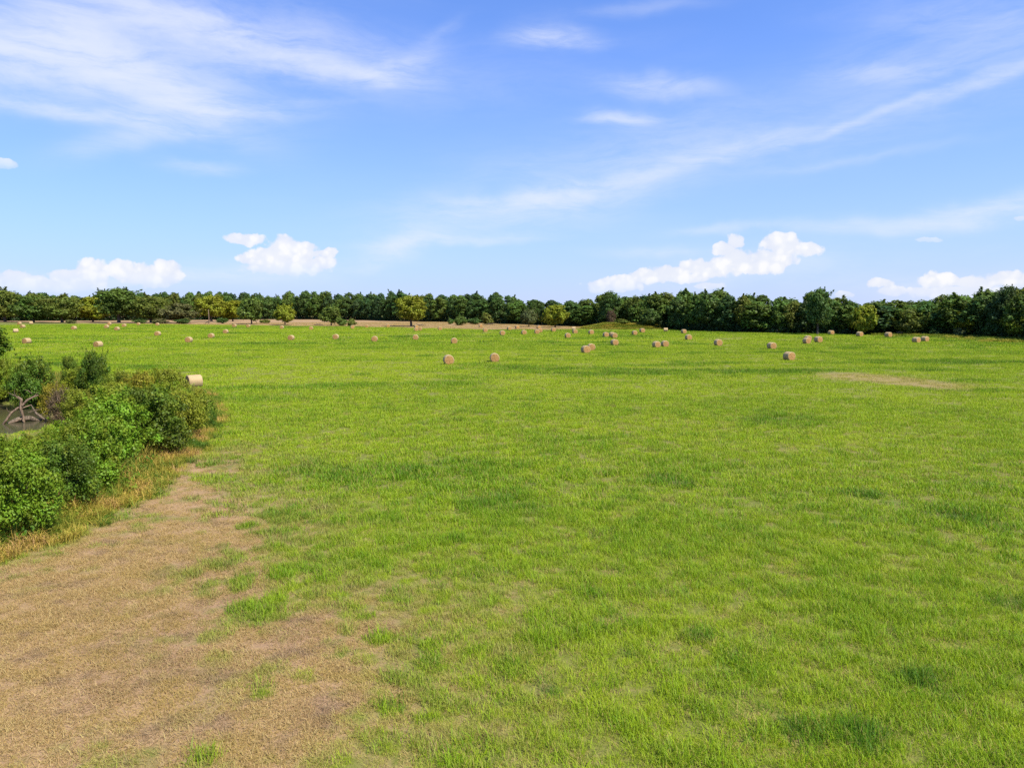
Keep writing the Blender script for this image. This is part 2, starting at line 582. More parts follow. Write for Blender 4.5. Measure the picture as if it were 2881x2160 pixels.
mat_ground, nt = new_mat('ground_cover')
geo = nt.nodes.new('ShaderNodeNewGeometry')
pos = X(nt, geo.outputs['Position'])
v1 = noise(nt, pos, 3.0, 5, 0.6)
v2 = noise(nt, pos, 22.0, 4, 0.65)
v3 = noise(nt, pos, 75.0, 3, 0.7)
gc = cover_colour(nt, attr(nt, 'dry') + (v2 - .5) * 0.3, attr(nt, 'soil'), attr(nt, 'hue') + (v1 - .5) * .4, v2 * .6 + v1 * .4)
gc = mixc(nt, 0.84, gc, mixc(nt, attr(nt, 'dry').clamp(), mixc(nt, v3.ss(.38, .62), (0.060, 0.062, 0.018), mixc(nt, v1.ss(.35, .65), (0.105, 0.10, 0.028), (0.20, 0.145, 0.065))), mixc(nt, v3.ss(.38, .62), (0.20, 0.125, 0.075), mixc(nt, v2.ss(.35, .65), (0.37, 0.235, 0.12), (0.24, 0.145, 0.075)))))
pr = nt.nodes.new('ShaderNodeBsdfPrincipled')
pr.inputs['Roughness'].default_value = 0.95
pr.inputs['Specular IOR Level'].default_value = 0.1
nt.links.new(gc.s, pr.inputs['Base Color'])
bmp = nt.nodes.new('ShaderNodeBump')
bmp.inputs['Strength'].default_value = 0.45
bmp.inputs['Distance'].default_value = 0.06
nt.links.new((v2 + v3 * .6).s, bmp.inputs['Height'])
nt.links.new(bmp.outputs[0], pr.inputs['Normal'])
out_surface(nt, pr.outputs[0])

mat_grass, nt = new_mat('grass_blades')
bl = attr(nt, 'blade')
geo = nt.nodes.new('ShaderNodeNewGeometry')
gpos = X(nt, geo.outputs['Position'])
vbig = noise(nt, gpos, 0.55, 3, 0.6)
gcol = cover_colour(nt, attr(nt, 'dry', 'INSTANCER') + (bl - .5) * .35, attr(nt, 'soil', 'INSTANCER') * .4, attr(nt, 'hue', 'INSTANCER') + (bl - .5) * .6, bl)
vb2 = noise(nt, gpos, 0.9, 4, 0.65)
gcol = mixc(nt, vb2.ss(.50, .66) * attr(nt, 'dry', 'INSTANCER').clamp() * 0.65, gcol, (0.30, 0.195, 0.125))
gcol = mixc(nt, vbig.ss(.45, .65) * attr(nt, 'dry', 'INSTANCER').clamp() * 0.55, gcol, (0.42, 0.29, 0.075))
leafy(nt, gcol, 0.42, 0.012, 0.55)

mat_weed, nt = new_mat('weed_stems')
bl = attr(nt, 'blade')
tone = attr(nt, 'tone', 'INSTANCER') + (bl - .5) * 0.35
wc = mixc(nt, tone.ss(0.0, 0.35), (0.07, 0.15, 0.015), (0.27, 0.27, 0.03))
wc = mixc(nt, tone.ss(0.35, 0.65), wc, (0.52, 0.37, 0.07))
wc = mixc(nt, tone.ss(0.70, 1.0), wc, (0.46, 0.27, 0.10))
leafy(nt, wc, 0.38, 0.01, 0.6)

mat_under, nt = new_mat('undergrowth_leaves')
tone = attr(nt, 'tone', 'INSTANCER') + (attr(nt, 'blade') - .5) * .5
uc = mixc(nt, tone.ss(0.0, 0.6), (0.07, 0.15, 0.010), (0.17, 0.25, 0.018))
uc = mixc(nt, tone.ss(0.6, 1.0), uc, (0.36, 0.30, 0.04))
leafy(nt, uc, 0.40, 0.01, 0.6)


def foliage_mat(name, gloss=0.05, patch_scale=0.3, patch_amt=0.12):
    m, nt = new_mat(name)
    oi = nt.nodes.new('ShaderNodeObjectInfo')
    oc = X(nt, oi.outputs['Color'])
    b = attr(nt, 'blade')
    tco = nt.nodes.new('ShaderNodeTexCoord')
    patch = noise(nt, X(nt, tco.outputs['Object']), patch_scale, 3, 0.6)
    hsv = nt.nodes.new('ShaderNodeHueSaturation')
    nt.links.new(mixc(nt, patch.ss(0.50, 0.72) * patch_amt, oc, (0.27, 0.27, 0.02)).s, hsv.inputs['Color'])
    nt.links.new((b * 0.05 + 0.470).s, hsv.inputs['Hue'])
    nt.links.new((b * 0.85 + 0.60).s, hsv.inputs['Value'])
    leafy(nt, X(nt, hsv.outputs[0]), 0.30, gloss, 0.55)
    return m


mat_leaf = foliage_mat('tree_leaves', 0.012)
mat_shrub = foliage_mat('shrub_leaves', 0.015, 1.1, 0.5)


def bark_mat(name, a, b, scale=6.0, bump=0.6):
    m, nt = new_mat(name)
    tcn = nt.nodes.new('ShaderNodeTexCoord')
    v = mapping(nt, X(nt, tcn.outputs['Object']), scale=(1, 1, 0.25))
    n = noise(nt, v, scale, 6, 0.65, 0.8)
    n2 = noise(nt, X(nt, tcn.outputs['Object']), scale * .4, 3)
    c = mixc(nt, n.ss(0.35, 0.65), a, b)
    c = mixc(nt, n2.ss(0.55, 0.75) * .5, c, tuple(x * 0.55 for x in a))
    p = nt.nodes.new('ShaderNodeBsdfPrincipled')
    p.inputs['Roughness'].default_value = 0.9
    p.inputs['Specular IOR Level'].default_value = 0.15
    nt.links.new(c.s, p.inputs['Base Color'])
    bp = nt.nodes.new('ShaderNodeBump')
    bp.inputs['Strength'].default_value = bump
    bp.inputs['Distance'].default_value = 0.04
    nt.links.new(n.s, bp.inputs['Height'])
    nt.links.new(bp.outputs[0], p.inputs['Normal'])
    out_surface(nt, p.outputs[0])
    return m


mat_bark = bark_mat('bark', (0.07, 0.05, 0.035), (0.17, 0.13, 0.10))
mat_dead = bark_mat('weathered_wood', (0.085, 0.055, 0.033), (0.24, 0.165, 0.105), 9.0)
mat_darkwood = bark_mat('wet_bark', (0.06, 0.045, 0.03), (0.20, 0.15, 0.10), 9.0)

mat_wrap, nt = new_mat('bale_side_straw')
tcn = nt.nodes.new('ShaderNodeTexCoord')
ob = X(nt, tcn.outputs['Object'])
oi = nt.nodes.new('ShaderNodeObjectInfo')
rnd = X(nt, oi.outputs['Random'])
n1 = noise(nt, mapping(nt, ob, scale=(2.5, 16, 2.5)), 2.2, 6, 0.7, 0.5)
n2 = noise(nt, ob, 2.0, 3)
wcol = mixc(nt, n1.ss(0.3, 0.7), (0.25, 0.155, 0.055), (0.47, 0.345, 0.155))
wcol = mixc(nt, n2.ss(0.5, 0.75) * 0.6, wcol, (0.25, 0.15, 0.065))
wcol = mixc(nt, rnd * 0.35, wcol, (0.42, 0.30, 0.15))
p = nt.nodes.new('ShaderNodeBsdfPrincipled')
p.inputs['Roughness'].default_value = 0.75
nt.links.new(wcol.s, p.inputs['Base Color'])
bp = nt.nodes.new('ShaderNodeBump')
bp.inputs['Strength'].default_value = 0.8
bp.inputs['Distance'].default_value = 0.03
nt.links.new(n1.s, bp.inputs['Height'])
nt.links.new(bp.outputs[0], p.inputs['Normal'])
out_surface(nt, p.outputs[0])

mat_face, nt = new_mat('bale_end_straw')
tcn = nt.nodes.new('ShaderNodeTexCoord')
ob = X(nt, tcn.outputs['Object'])
sx = nt.nodes.new('ShaderNodeSeparateXYZ')
nt.links.new(ob.s, sx.inputs[0])
ox, oz = X(nt, sx.outputs[0]), X(nt, sx.outputs[2]) - 0.72
rad = (ox * ox + oz * oz).m('SQRT')
ang = oz.m('ARCTAN2', ox)
nz = noise(nt, ob, 5.0, 6, 0.7)
ringv = (rad * 40.0 + ang + nz * 9.0).m('SINE') * 0.5 + 0.5
fcol = mixc(nt, nz.ss(0.3, 0.7), (0.44, 0.235, 0.065), (0.27, 0.125, 0.032))
fcol = mixc(nt, ringv * 0.4, fcol, (0.50, 0.30, 0.10))
fcol = mixc(nt, (nz * .6 + ringv * .4).ss(0.62, 0.8) * 0.6, fcol, (0.20, 0.10, 0.04))
p = nt.nodes.new('ShaderNodeBsdfPrincipled')
p.inputs['Roughness'].default_value = 0.9
nt.links.new(fcol.s, p.inputs['Base Color'])
bp = nt.nodes.new('ShaderNodeBump')
bp.inputs['Strength'].default_value = 0.9
bp.inputs['Distance'].default_value = 0.04
nt.links.new((ringv * .5 + nz).s, bp.inputs['Height'])
nt.links.new(bp.outputs[0], p.inputs['Normal'])
out_surface(nt, p.outputs[0])

mat_water, nt = new_mat('pond_water')
p = nt.nodes.new('ShaderNodeBsdfPrincipled')
p.inputs['Base Color'].default_value = (0.060, 0.052, 0.026, 1)
p.inputs['Roughness'].default_value = 0.08
p.inputs['IOR'].default_value = 1.33
geo = nt.nodes.new('ShaderNodeNewGeometry')
wv = noise(nt, mapping(nt, X(nt, geo.outputs['Position']), scale=(1.0, 2.2, 1)), 2.4, 4, 0.6)
bp = nt.nodes.new('ShaderNodeBump')
bp.inputs['Strength'].default_value = 0.22
bp.inputs['Distance'].default_value = 0.05
nt.links.new(wv.s, bp.inputs['Height'])
nt.links.new(bp.outputs[0], p.inputs['Normal'])
out_surface(nt, p.outputs[0])

# ------------------------------------------------------------------ ground sheet
def axis(lo, hi, n, k, c=0.0):
    t = np.linspace(-1, 1, n)
    s = np.sinh(k * t) / np.sinh(k)
    return np.where(s < 0, c + s * (c - lo), c + s * (hi - c))


gx = axis(-3200, 3200, 640, 8.6, -6.0)
gy = axis(-400, 6000, 760, 8.0, 16.0)
GX, GY = np.meshgrid(gx, gy)
fx_, fy_ = GX.ravel(), GY.ravel()
GZ = gh(fx_, fy_)
nx, ny = len(gx), len(gy)
idx = np.arange(nx * ny).reshape(ny, nx)
quads = np.stack([idx[:-1, :-1], idx[:-1, 1:], idx[1:, 1:], idx[1:, :-1]], -1).reshape(-1, 4)
dry_, soil_, hue_, h_ = cover(fx_, fy_)
me = mesh_np('ground', np.stack([fx_, fy_, GZ], 1), quads, [mat_ground], True,
             {'dry': ('POINT', dry_), 'soil': ('POINT', soil_), 'hue': ('POINT', hue_)})
tag(link('ground', me), kind='structure')

# pond
seg = 64
pv = [(POND[0] + 1.22 * POND[2] * math.cos(2 * math.pi * k / seg), POND[1] + 1.22 * POND[3] * math.sin(2 * math.pi * k / seg), WATER_Z) for k in range(seg)]
me = bpy.data.meshes.new('pond_water')
me.from_pydata(pv, [], [tuple(range(seg))])
me.materials.append(mat_water)
tag(link('pond_water', me), kind='structure')


# ------------------------------------------------------------------ grass and weeds (stuff, scattered by geometry nodes)
def blades_mesh(name, n, radius, lmin, lmax, width, mat, two_seg=True, lean=(0.15, 1.0), seed=0, curl=0.5, clump=1.0):
    r = np.random.default_rng(seed)
    rad = radius * np.sqrt(r.random(n)) ** clump
    th = r.random(n) * 2 * np.pi
    bx, by = rad * np.cos(th), rad * np.sin(th)
    L = lmin + (lmax - lmin) * r.random(n)
    dirn = r.random(n) * 2 * np.pi
    ln = lean[0] + (lean[1] - lean[0]) * r.random(n)
    face = dirn + np.pi / 2 + (r.random(n) - .5) * 1.2
    wx, wy = np.cos(face) * width / 2, np.sin(face) * width / 2
    b0 = np.stack([bx - wx, by - wy, np.zeros(n)], 1)
    b1 = np.stack([bx + wx, by + wy, np.zeros(n)], 1)
    val = r.random(n)
    if not two_seg:
        tip = np.stack([bx + np.cos(dirn) * np.sin(ln) * L, by + np.sin(dirn) * np.sin(ln) * L, np.cos(ln) * L], 1)
        v = np.stack([b0, b1, tip], 1).reshape(-1, 3)
        f = np.arange(3 * n).reshape(n, 3)
        return mesh_np(name, v, f, [mat], False, {'blade': ('POINT', np.repeat(val, 3))})
    h1 = L * 0.55
    mxp = np.stack([bx + np.cos(dirn) * np.sin(ln) * h1, by + np.sin(dirn) * np.sin(ln) * h1, np.cos(ln) * h1], 1)
    ln2 = ln + curl * (0.5 + r.random(n))
    tip = mxp + np.stack([np.cos(dirn) * np.sin(ln2) * (L - h1), np.sin(dirn) * np.sin(ln2) * (L - h1), np.cos(ln2) * (L - h1)], 1)
    w3 = np.stack([wx, wy, np.zeros(n)], 1) * 0.85
    v = np.stack([b0, b1, mxp - w3, mxp + w3, tip], 1).reshape(-1, 3)
    o = np.arange(n) * 5
    f = np.concatenate([np.stack([o, o + 1, o + 3], 1), np.stack([o, o + 3, o + 2], 1), np.stack([o + 2, o + 3, o + 4], 1)], 0)
    return mesh_np(name, v, f, [mat], False, {'blade': ('POINT', np.repeat(val, 5))})


def leaf_quads(c, nrm, size, r, aspect=0.55):
    """rhombic leaves at c facing nrm"""
    n = len(c)
    rv = r.normal(size=(n, 3))
    u = np.cross(nrm, rv)
    u /= np.linalg.norm(u, axis=1, keepdims=True) + 1e-9
    w = np.cross(nrm, u)
    s = (size * (0.5 + 1.3 * r.random(n) ** 2))[:, None]
    bend = nrm * s * 0.18
    v = np.stack([c - u * s, c + w * s * aspect - bend, c + u * s, c - w * s * aspect - bend], 1).reshape(-1, 3)
    f = np.arange(4 * n).reshape(n, 4)
    return v, f


def clump_mesh(name, n, radius, height, size, mat, seed):
    r = np.random.default_rng(seed)
    d = r.normal(size=(n, 3))
    d /= np.linalg.norm(d, axis=1, keepdims=True)
    d[:, 2] = np.abs(d[:, 2])
    rr = r.random(n) ** 0.4
    c = d * rr[:, None] * np.array([radius, radius, height])
    nr = d + r.normal(size=(n, 3)) * 0.7 + np.array([0, 0, 0.5])
    nr /= np.linalg.norm(nr, axis=1, keepdims=True)
    v, f = leaf_quads(c, nr, size, r)
    return mesh_np(name, v, f, [mat], False, {'blade': ('POINT', np.repeat(r.random(n), 4))})


def scatter(name, sources, pts, attrs, scale, rotz, index, tilt=None):
    """one object whose mesh points carry instances of the source meshes"""
    coll = bpy.data.collections.new(name + '_sources')
    for i, me in enumerate(sources):
        o = bpy.data.objects.new('source_%02d' % i, me)      # children are picked in name order
        coll.objects.link(o)
    n = len(pts)
    me = bpy.data.meshes.new(name)
    me.vertices.add(n)
    me.vertices.foreach_set('co', np.asarray(pts, np.float32).ravel())
    for k, a in attrs.items():
        at = me.attributes.new(k, 'FLOAT', 'POINT')
        at.data.foreach_set('value', np.asarray(a, np.float32))
    at = me.attributes.new('inst_scale', 'FLOAT_VECTOR', 'POINT')
    at.data.foreach_set('vector', np.asarray(scale, np.float32).ravel())
    at = me.attributes.new('inst_rot', 'FLOAT_VECTOR', 'POINT')
    rot = np.zeros((n, 3), np.float32)
    rot[:, 2] = rotz
    if tilt is not None:
        rot[:, 0] = tilt
    at.data.foreach_set('vector', rot.ravel())
    at = me.attributes.new('inst_index', 'INT', 'POINT')
    at.data.foreach_set('value', np.asarray(index, np.int32))
    me.update()
    o = link(name, me)
    ng = bpy.data.node_groups.new(name + '_scatter', 'GeometryNodeTree')
    ng.interface.new_socket('Geometry', in_out='INPUT', socket_type='NodeSocketGeometry')
    ng.interface.new_socket('Geometry', in_out='OUTPUT', socket_type='NodeSocketGeometry')
    gi, go = ng.nodes.new('NodeGroupInput'), ng.nodes.new('NodeGroupOutput')
    ci = ng.nodes.new('GeometryNodeCollectionInfo')
    ci.inputs['Collection'].default_value = coll
    ci.inputs['Separate Children'].default_value = True
    ci.inputs['Reset Children'].default_value = True
    ip = ng.nodes.new('GeometryNodeInstanceOnPoints')
    ip.inputs['Pick Instance'].default_value = True

    def na(nm, dt):
        a = ng.nodes.new('GeometryNodeInputNamedAttribute')
        a.data_type = dt
        a.inputs['Name'].default_value = nm
        return a.outputs['Attribute']
    e2r = ng.nodes.new('FunctionNodeEulerToRotation')
    ng.links.new(na('inst_rot', 'FLOAT_VECTOR'), e2r.inputs[0])
    ng.links.new(gi.outputs[0], ip.inputs['Points'])
    ng.links.new(ci.outputs[0], ip.inputs['Instance'])
    ng.links.new(na('inst_index', 'INT'), ip.inputs['Instance Index'])
    ng.links.new(e2r.outputs[0], ip.inputs['Rotation'])
    ng.links.new(na('inst_scale', 'FLOAT_VECTOR'), ip.inputs['Scale'])
    ng.links.new(ip.outputs[0], go.inputs[0])
    md = o.modifiers.new('scatter', 'NODES')
    md.node_group = ng
    tag(o, kind='stuff')
    return o


def fan(d1, d2, density, half=R(43)):
    area = half * (d2 * d2 - d1 * d1)
    n = int(area * density)
    r = np.sqrt(rng.random(n) * (d2 * d2 - d1 * d1) + d1 * d1)
    t = (rng.random(n) * 2 - 1) * half
    return r * np.sin(t), r * np.cos(t)


grass_src = []
zones = []        # (d1, d2, density, source range, xy scale)


def zone(meshes, d1, d2, density):
    a = len(grass_src)
    grass_src.extend(meshes)
    zones.append((d1, d2, density, a, len(grass_src)))


zone([blades_mesh('grass_near', 50, 0.24, 0.10, 0.27, 0.009, mat_grass, True, (0.1, 1.0), 100 + i) for i in range(5)], 9, 36, 32)
zone([blades_mesh('grass_mid', 64, 0.40, 0.10, 0.27, 0.017, mat_grass, True, (0.1, 1.0), 120 + i) for i in range(4)], 26, 90, 7.5)
zone([blades_mesh('grass_far', 90, 0.90, 0.10, 0.27, 0.045, mat_grass, False, (0.1, 1.0), 140 + i) for i in range(4)], 55, 210, 1.3)
zone([blades_mesh('grass_farther', 110, 2.4, 0.12, 0.30, 0.12, mat_grass, False, (0.1, 1.0), 160 + i) for i in range(3)], 140, 420, 0.24)
straw_a = len(grass_src)
grass_src.extend([blades_mesh('straw_near', 60, 0.24, 0.05, 0.20, 0.008, mat_grass, True, (0.75, 1.5), 180 + i, curl=0.3) for i in range(4)])
straw_b = len(grass_src)
grass_src.extend([blades_mesh('straw_far', 90, 0.9, 0.06, 0.22, 0.035, mat_grass, False, (0.75, 1.45), 190 + i) for i in range(3)])
straw_c = len(grass_src)
xs, ys, ids = [], [], []
for k, (d1, d2, den, a, b) in enumerate(zones):
    x, y = fan(d1, d2, den)
    r = np.hypot(x, y)
    # the finer growth thins out where the coarser takes over
    p = np.ones(len(x))
    if k:
        p *= sstep(r, d1, zones[k - 1][1])
    if k + 1 < len(zones):
        p *= 1 - sstep(r, zones[k + 1][0], d2)
    keep = rng.random(len(x)) < p
    x, y = x[keep], y[keep]
    xs.append(x)
    ys.append(y)
    ids.append(rng.integers(a, b, len(x)))
x, y, ii = np.concatenate(xs), np.concatenate(ys), np.concatenate(ids)
z = gh(x, y)
dry_, soil_, hue_, h_ = cover(x, y)
thick = poly_sd(x, y, P_THICKET)
keep = (z > WATER_Z + 0.02) & ((dry_ > .35) | (np.hypot(x, y) > 36) | (rng.random(len(x)) < .78)) & (rng.random(len(x)) > soil_ * 0.25) & ~((thick > 1.5) & (rng.random(len(x)) < .7))
x, y, z, ii, dry_, soil_, hue_, h_ = (v[keep] for v in (x, y, z, ii, dry_, soil_, hue_, h_))
bunch = (rng.random(len(x)) < 0.03 + 0.05 * sstep(fbm(x / 2, y / 2, 61, 3), .5, .65)) & (dry_ < .4) & (np.hypot(x, y) < 75)
hue_ = np.where(bunch, hue_ + .30 + .3 * rng.random(len(x)), hue_)
litter = ~bunch & (rng.random(len(x)) < 0.13) & (np.hypot(x, y) < 60)
dry_ = np.where(litter, np.maximum(dry_, .8), dry_)
is_dry = litter | (rng.random(len(x)) < sstep(dry_, .35, .75))
rr_ = np.hypot(x, y)
ii = np.where(is_dry & (rr_ < 60), rng.integers(straw_a, straw_b, len(x)), np.where(is_dry & (rr_ < 130), rng.integers(straw_b, straw_c, len(x)), ii))
h_ = np.maximum(h_, 0.10) * (0.75 + 0.5 * rng.random(len(x)))
h_ = np.where(is_dry & (rr_ < 130), 0.17 + 0.08 * rng.random(len(x)), h_)
h_ = np.where(bunch, 0.24 + 0.14 * rng.random(len(x)), h_)
sz = h_ / 0.19
sc = np.stack([np.clip(sz, .7, 1.5), np.clip(sz, .7, 1.5), sz], 1)
scatter('grass', grass_src, np.stack([x, y, z - 0.01], 1), {'dry': dry_, 'soil': soil_, 'hue': hue_ + (rng.random(len(x)) - .5) * .3}, sc, rng.random(len(x)) * 6.283, ii)

def near_bank(x, y):
    """the low trodden bank on the pond's near side, where nothing tall grows"""
    q = np.hypot((x - POND[0]) / POND[2], (y - POND[1]) / POND[3])
    return (q < 1.85) & (y < 56) & (x < -0.62 * y)


# tall dry weeds along the thicket's edge, on the banks and on the hump
weed_src = [blades_mesh('weed_tall', 34, 0.28, 0.45, 1.1, 0.022, mat_weed, True, (0.0, 0.6), 200 + i, curl=0.9) for i in range(4)]
lo = np.array(P_THICKET)
n = 75000
x = rng.uniform(-75, -8, n)
y = rng.uniform(14, 95, n)
sd = poly_sd(x, y, P_THICKET)
nn = fbm(x / 2.2, y / 2.2, 21, 3)
pr_edge = np.exp(-np.maximum(sd - 1.5, 0) / 1.2) * (sd > -0.25 - nn * .8)
pr = np.where(sd > 0, np.maximum(pr_edge, 0.48 * sstep(nn, .38, .56)), pr_edge * .35)
z = gh(x, y)
keep = (rng.random(n) < pr) & (z > WATER_Z + .05) & ~near_bank(x, y)
x, y, z, sd, nn = (v[keep] for v in (x, y, z, sd, nn))
tone = 0.42 + (fbm(x / 2, y / 2, 25, 3) - .5) * 2.6 + (rng.random(len(x)) - .5) * .55
hs = (0.65 + 0.8 * rng.random(len(x))) * (0.5 + 0.95 * sstep(sd, 0, 2.6))
# the hump
n2 = 5000
mx_ = MOUND[0] + rng.normal(size=n2) * 9.5
my_ = MOUND[1] + rng.normal(size=n2) * 6
mz_ = gh(mx_, my_)
k2 = mz_ > 0.35
mx_, my_, mz_ = mx_[k2], my_[k2], mz_[k2]
mt_ = 0.42 + (fbm(mx_ / 5, my_ / 3, 31, 3) - .5) * 0.9
# rough strip along the forest edge on the far side
ex, ey = [], []
for a, b in ((2560, 943), (2620, 945), (2700, 947), (2780, 951), (2850, 957), (2890, 961)):
    c = on_ground(a, b)
    m = 500
    ex.append(c[0] + rng.normal(size=m) * 5)
    ey.append(c[1] + rng.normal(size=m) * 2.0)
ex, ey = np.concatenate(ex), np.concatenate(ey)
et = 0.28 + (fbm(ex / 5, ey / 5, 33, 3) - .5) * 1.0
X_, Y_ = np.concatenate([x, mx_, ex]), np.concatenate([y, my_, ey])
Z_ = np.concatenate([z, mz_, gh(ex, ey)])
T_ = np.concatenate([tone, mt_, et])
H_ = np.concatenate([hs, 0.5 + .5 * rng.random(len(mx_)), 0.7 + 0.6 * rng.random(len(ex))])
W_ = np.concatenate([0.8 + .5 * rng.random(len(x)), 2.2 + rng.random(len(mx_)), 2.0 + rng.random(len(ex))])
scatter('dry_weeds', weed_src, np.stack([X_, Y_, Z_], 1), {'tone': np.clip(T_, 0, 1)}, np.stack([W_, W_, H_], 1), rng.random(len(X_)) * 6.283, rng.integers(0, 4, len(X_)))

# leafy undergrowth in the thicket
under_src = [clump_mesh('undergrowth_clump', 150, 0.45, 0.5, 0.05, mat_under, 230 + i) for i in range(3)]
n = 26000
x, y = rng.uniform(-75, -8, n), rng.uniform(16, 95, n)
sd = poly_sd(x, y, P_THICKET)
z = gh(x, y)
nn = fbm(x / 3.5, y / 3.5, 41, 3)
keep = (sd > 0.9) & (z > WATER_Z + .1) & ~near_bank(x, y) & (rng.random(n) < 0.35 + 0.9 * (nn - .3))
x, y, z, nn = x[keep], y[keep], z[keep], nn[keep]
tone = np.clip(0.35 + (fbm(x / 4, y / 4, 44, 3) - .5) * 2.4 + (rng.random(len(x)) - .5) * .5, 0, 1)
s_ = 0.7 + 0.9 * rng.random(len(x))
scatter('undergrowth', under_src, np.stack([x, y, z], 1), {'tone': tone}, np.stack([s_, s_, s_ * (0.8 + .9 * rng.random(len(x)))], 1), rng.random(len(x)) * 6.283, rng.integers(0, 3, len(x)))


# ------------------------------------------------------------------ trees
def crown_mesh(name, seed, W, H, z0, n_lobes, n_leaves, leaf, mat, shape='round', open_=0.0, shoots=0, lobe=1.0):
    """leaf clumps over many lobes; crown spans z0..H, width W"""
    r = np.random.default_rng(seed)
    lob = []
    hh = H - z0
    for i in range(n_lobes):
        t = (i + r.random()) / n_lobes
        zc = z0 + hh * (0.14 + 0.76 * t)
        if shape == 'cone':
            prof = 1.0 - 0.88 * t
        elif shape == 'wide':
            prof = math.sin(math.pi * min(1, 0.18 + 0.70 * t)) ** 0.6
        else:
            prof = math.sin(math.pi * min(1, 0.16 + 0.72 * t)) ** 0.75
        a = i * 2.399 + r.random() * 1.2
        rl = W * lobe * (0.10 + 0.19 * r.random() ** 1.4) * (0.75 + .35 * prof)
        d = max(0.0, W / 2 * prof - rl * 0.75) * (0.55 + 0.62 * r.random())
        lob.append((d * math.cos(a), d * math.sin(a), zc, rl, rl * (0.62 + .25 * r.random())))
    lob.append((0, 0, H - W * 0.14, W * .16, W * .13))
    lob.append((0, 0, z0 + hh * .45, W * .27, hh * .32))
    lob = np.array(lob)
    area = lob[:, 3] * lob[:, 4]
    pick = r.choice(len(lob), n_leaves, p=area / area.sum())
    d = r.normal(size=(n_leaves, 3))
    d[:, 2] += 0.25
    d /= np.linalg.norm(d, axis=1, keepdims=True)
    rr = 1.0 - np.abs(r.normal(size=n_leaves)) * (0.16 + open_)
    rr = np.clip(rr + (r.random(n_leaves) < .10) * r.random(n_leaves) * .30, 0.2, 1.35)
    l = lob[pick]
    wob = 1 + 0.22 * np.sin(d[:, 0] * 7 + pick) * np.cos(d[:, 1] * 6 + pick * 2.1) + .12 * np.sin(d[:, 2] * 11 + pick)
    c = l[:, :3] + d * (rr * wob)[:, None] * l[:, [3, 3, 4]]
    if shoots:
        ns = shoots * 60
        base = r.choice(n_leaves, shoots)
        dirs = d[base] * 0.8 + np.array([0, 0, 0.9]) + r.normal(size=(shoots, 3)) * .35
        dirs /= np.linalg.norm(dirs, axis=1, keepdims=True)
        ln = W * (0.06 + 0.17 * r.random(shoots) ** 1.5)
        k = np.repeat(np.arange(shoots), 60)
        t = r.random(ns)
        cs = c[base][k] + dirs[k] * (t * ln[k])[:, None] + r.normal(size=(ns, 3)) * (0.055 * W * (1.05 - t) * .55)[:, None]
        c = np.concatenate([c, cs])
        d = np.concatenate([d, dirs[k]])
        pick = np.concatenate([pick, pick[base][k]])
        n_leaves += ns
    c[:, 2] = np.maximum(c[:, 2], 0.15)
    nr = d + r.normal(size=(n_leaves, 3)) * 0.55 + np.array([0, 0, 0.35])
    nr /= np.linalg.norm(nr, axis=1, keepdims=True)
    v, f = leaf_quads(c, nr, leaf, r, 0.7)
    lobval = r.random(len(lob))
    val = np.clip(0.55 * lobval[pick] + 0.45 * r.random(n_leaves), 0, 1)
    return mesh_np(name, v, f, [mat], False, {'blade': ('POINT', np.repeat(val, 4))}), lob


def trunk_mesh(name, seed, lob, H, rad, mat, n_limb=6):
    r = random.Random(seed)
    t = Tubes()
    top = H * 0.62
    lean = (r.uniform(-.3, .3), r.uniform(-.3, .3))
    pts = [(0, 0, -0.3), (lean[0] * .1, lean[1] * .1, top * .2), (lean[0] * .6, lean[1] * .5, top * .55), (lean[0], lean[1], top)]
    t.add(pts, [rad * 1.35, rad, rad * .75, rad * .3])
    order = sorted(range(len(lob)), key=lambda k: -lob[k][3])[:n_limb]
    for k in order:
        lx, ly, lz = lob[k][:3]
        s = r.uniform(.25, .6)
        b = (lean[0] * s, lean[1] * s, top * s)
        if lz < b[2] + .1:
            b = (0, 0, max(0.2, lz * .6))
        m = (b[0] * .4 + lx * .6, b[1] * .4 + ly * .6, b[2] * .5 + lz * .5 - H * .02)
        t.add([b, m, (lx, ly, lz)], [rad * .5, rad * .33, rad * .1], 6)
    return t.mesh(name, mat)


forest_kinds = []
for i in range(9):
    shape = ['round', 'round', 'wide'][i % 3]
    cm, lob = crown_mesh('crown', 300 + i, 9.5, 15.0, 0.3 + 0.4 * (i % 3), 26 + 3 * (i % 4), 5600, 0.34, mat_leaf, shape, 0.06, 22, 0.85)
    tm = trunk_mesh('trunk', 300 + i, lob, 15.0, 0.26, mat_bark)
    forest_kinds.append((cm, tm, 9.5, 15.0))
lone_kinds = []
for i, (W, H, z0) in enumerate([(10.0, 12.5, 2.2), (8.0, 7.5, 1.3), (9.0, 8.5, 0.5), (12.0, 13.0, 0.8)]):
    cm, lob = crown_mesh('crown', 340 + i, W, H, z0, 34, 7500, 0.25, mat_leaf, 'wide', 0.08, 40, 0.80)
    tm = trunk_mesh('trunk', 340 + i, lob, H, 0.34 if i in (0, 3) else 0.22, mat_bark, 8)
    lone_kinds.append((cm, tm, W, H))
small_kinds = []
for i in range(3):
    cm, lob = crown_mesh('foliage', 360 + i, 4.0, 3.0, 0.1, 12, 2200, 0.20, mat_leaf, 'wide', 0.04)
    tm = trunk_mesh('stem', 360 + i, lob, 3.0, 0.07, mat_bark, 5)
    small_kinds.append((cm, tm, 4.0, 3.0))

DARK = (0.048, 0.092, 0.026)
DARK2 = (0.068, 0.122, 0.026)
MID = (0.092, 0.150, 0.024)
OLIVE = (0.125, 0.155, 0.024)
GREYOL = (0.125, 0.135, 0.045)
YEL = (0.195, 0.235, 0.018)
YEL2 = (0.270, 0.260, 0.016)
RUST = (0.130, 0.080, 0.045)


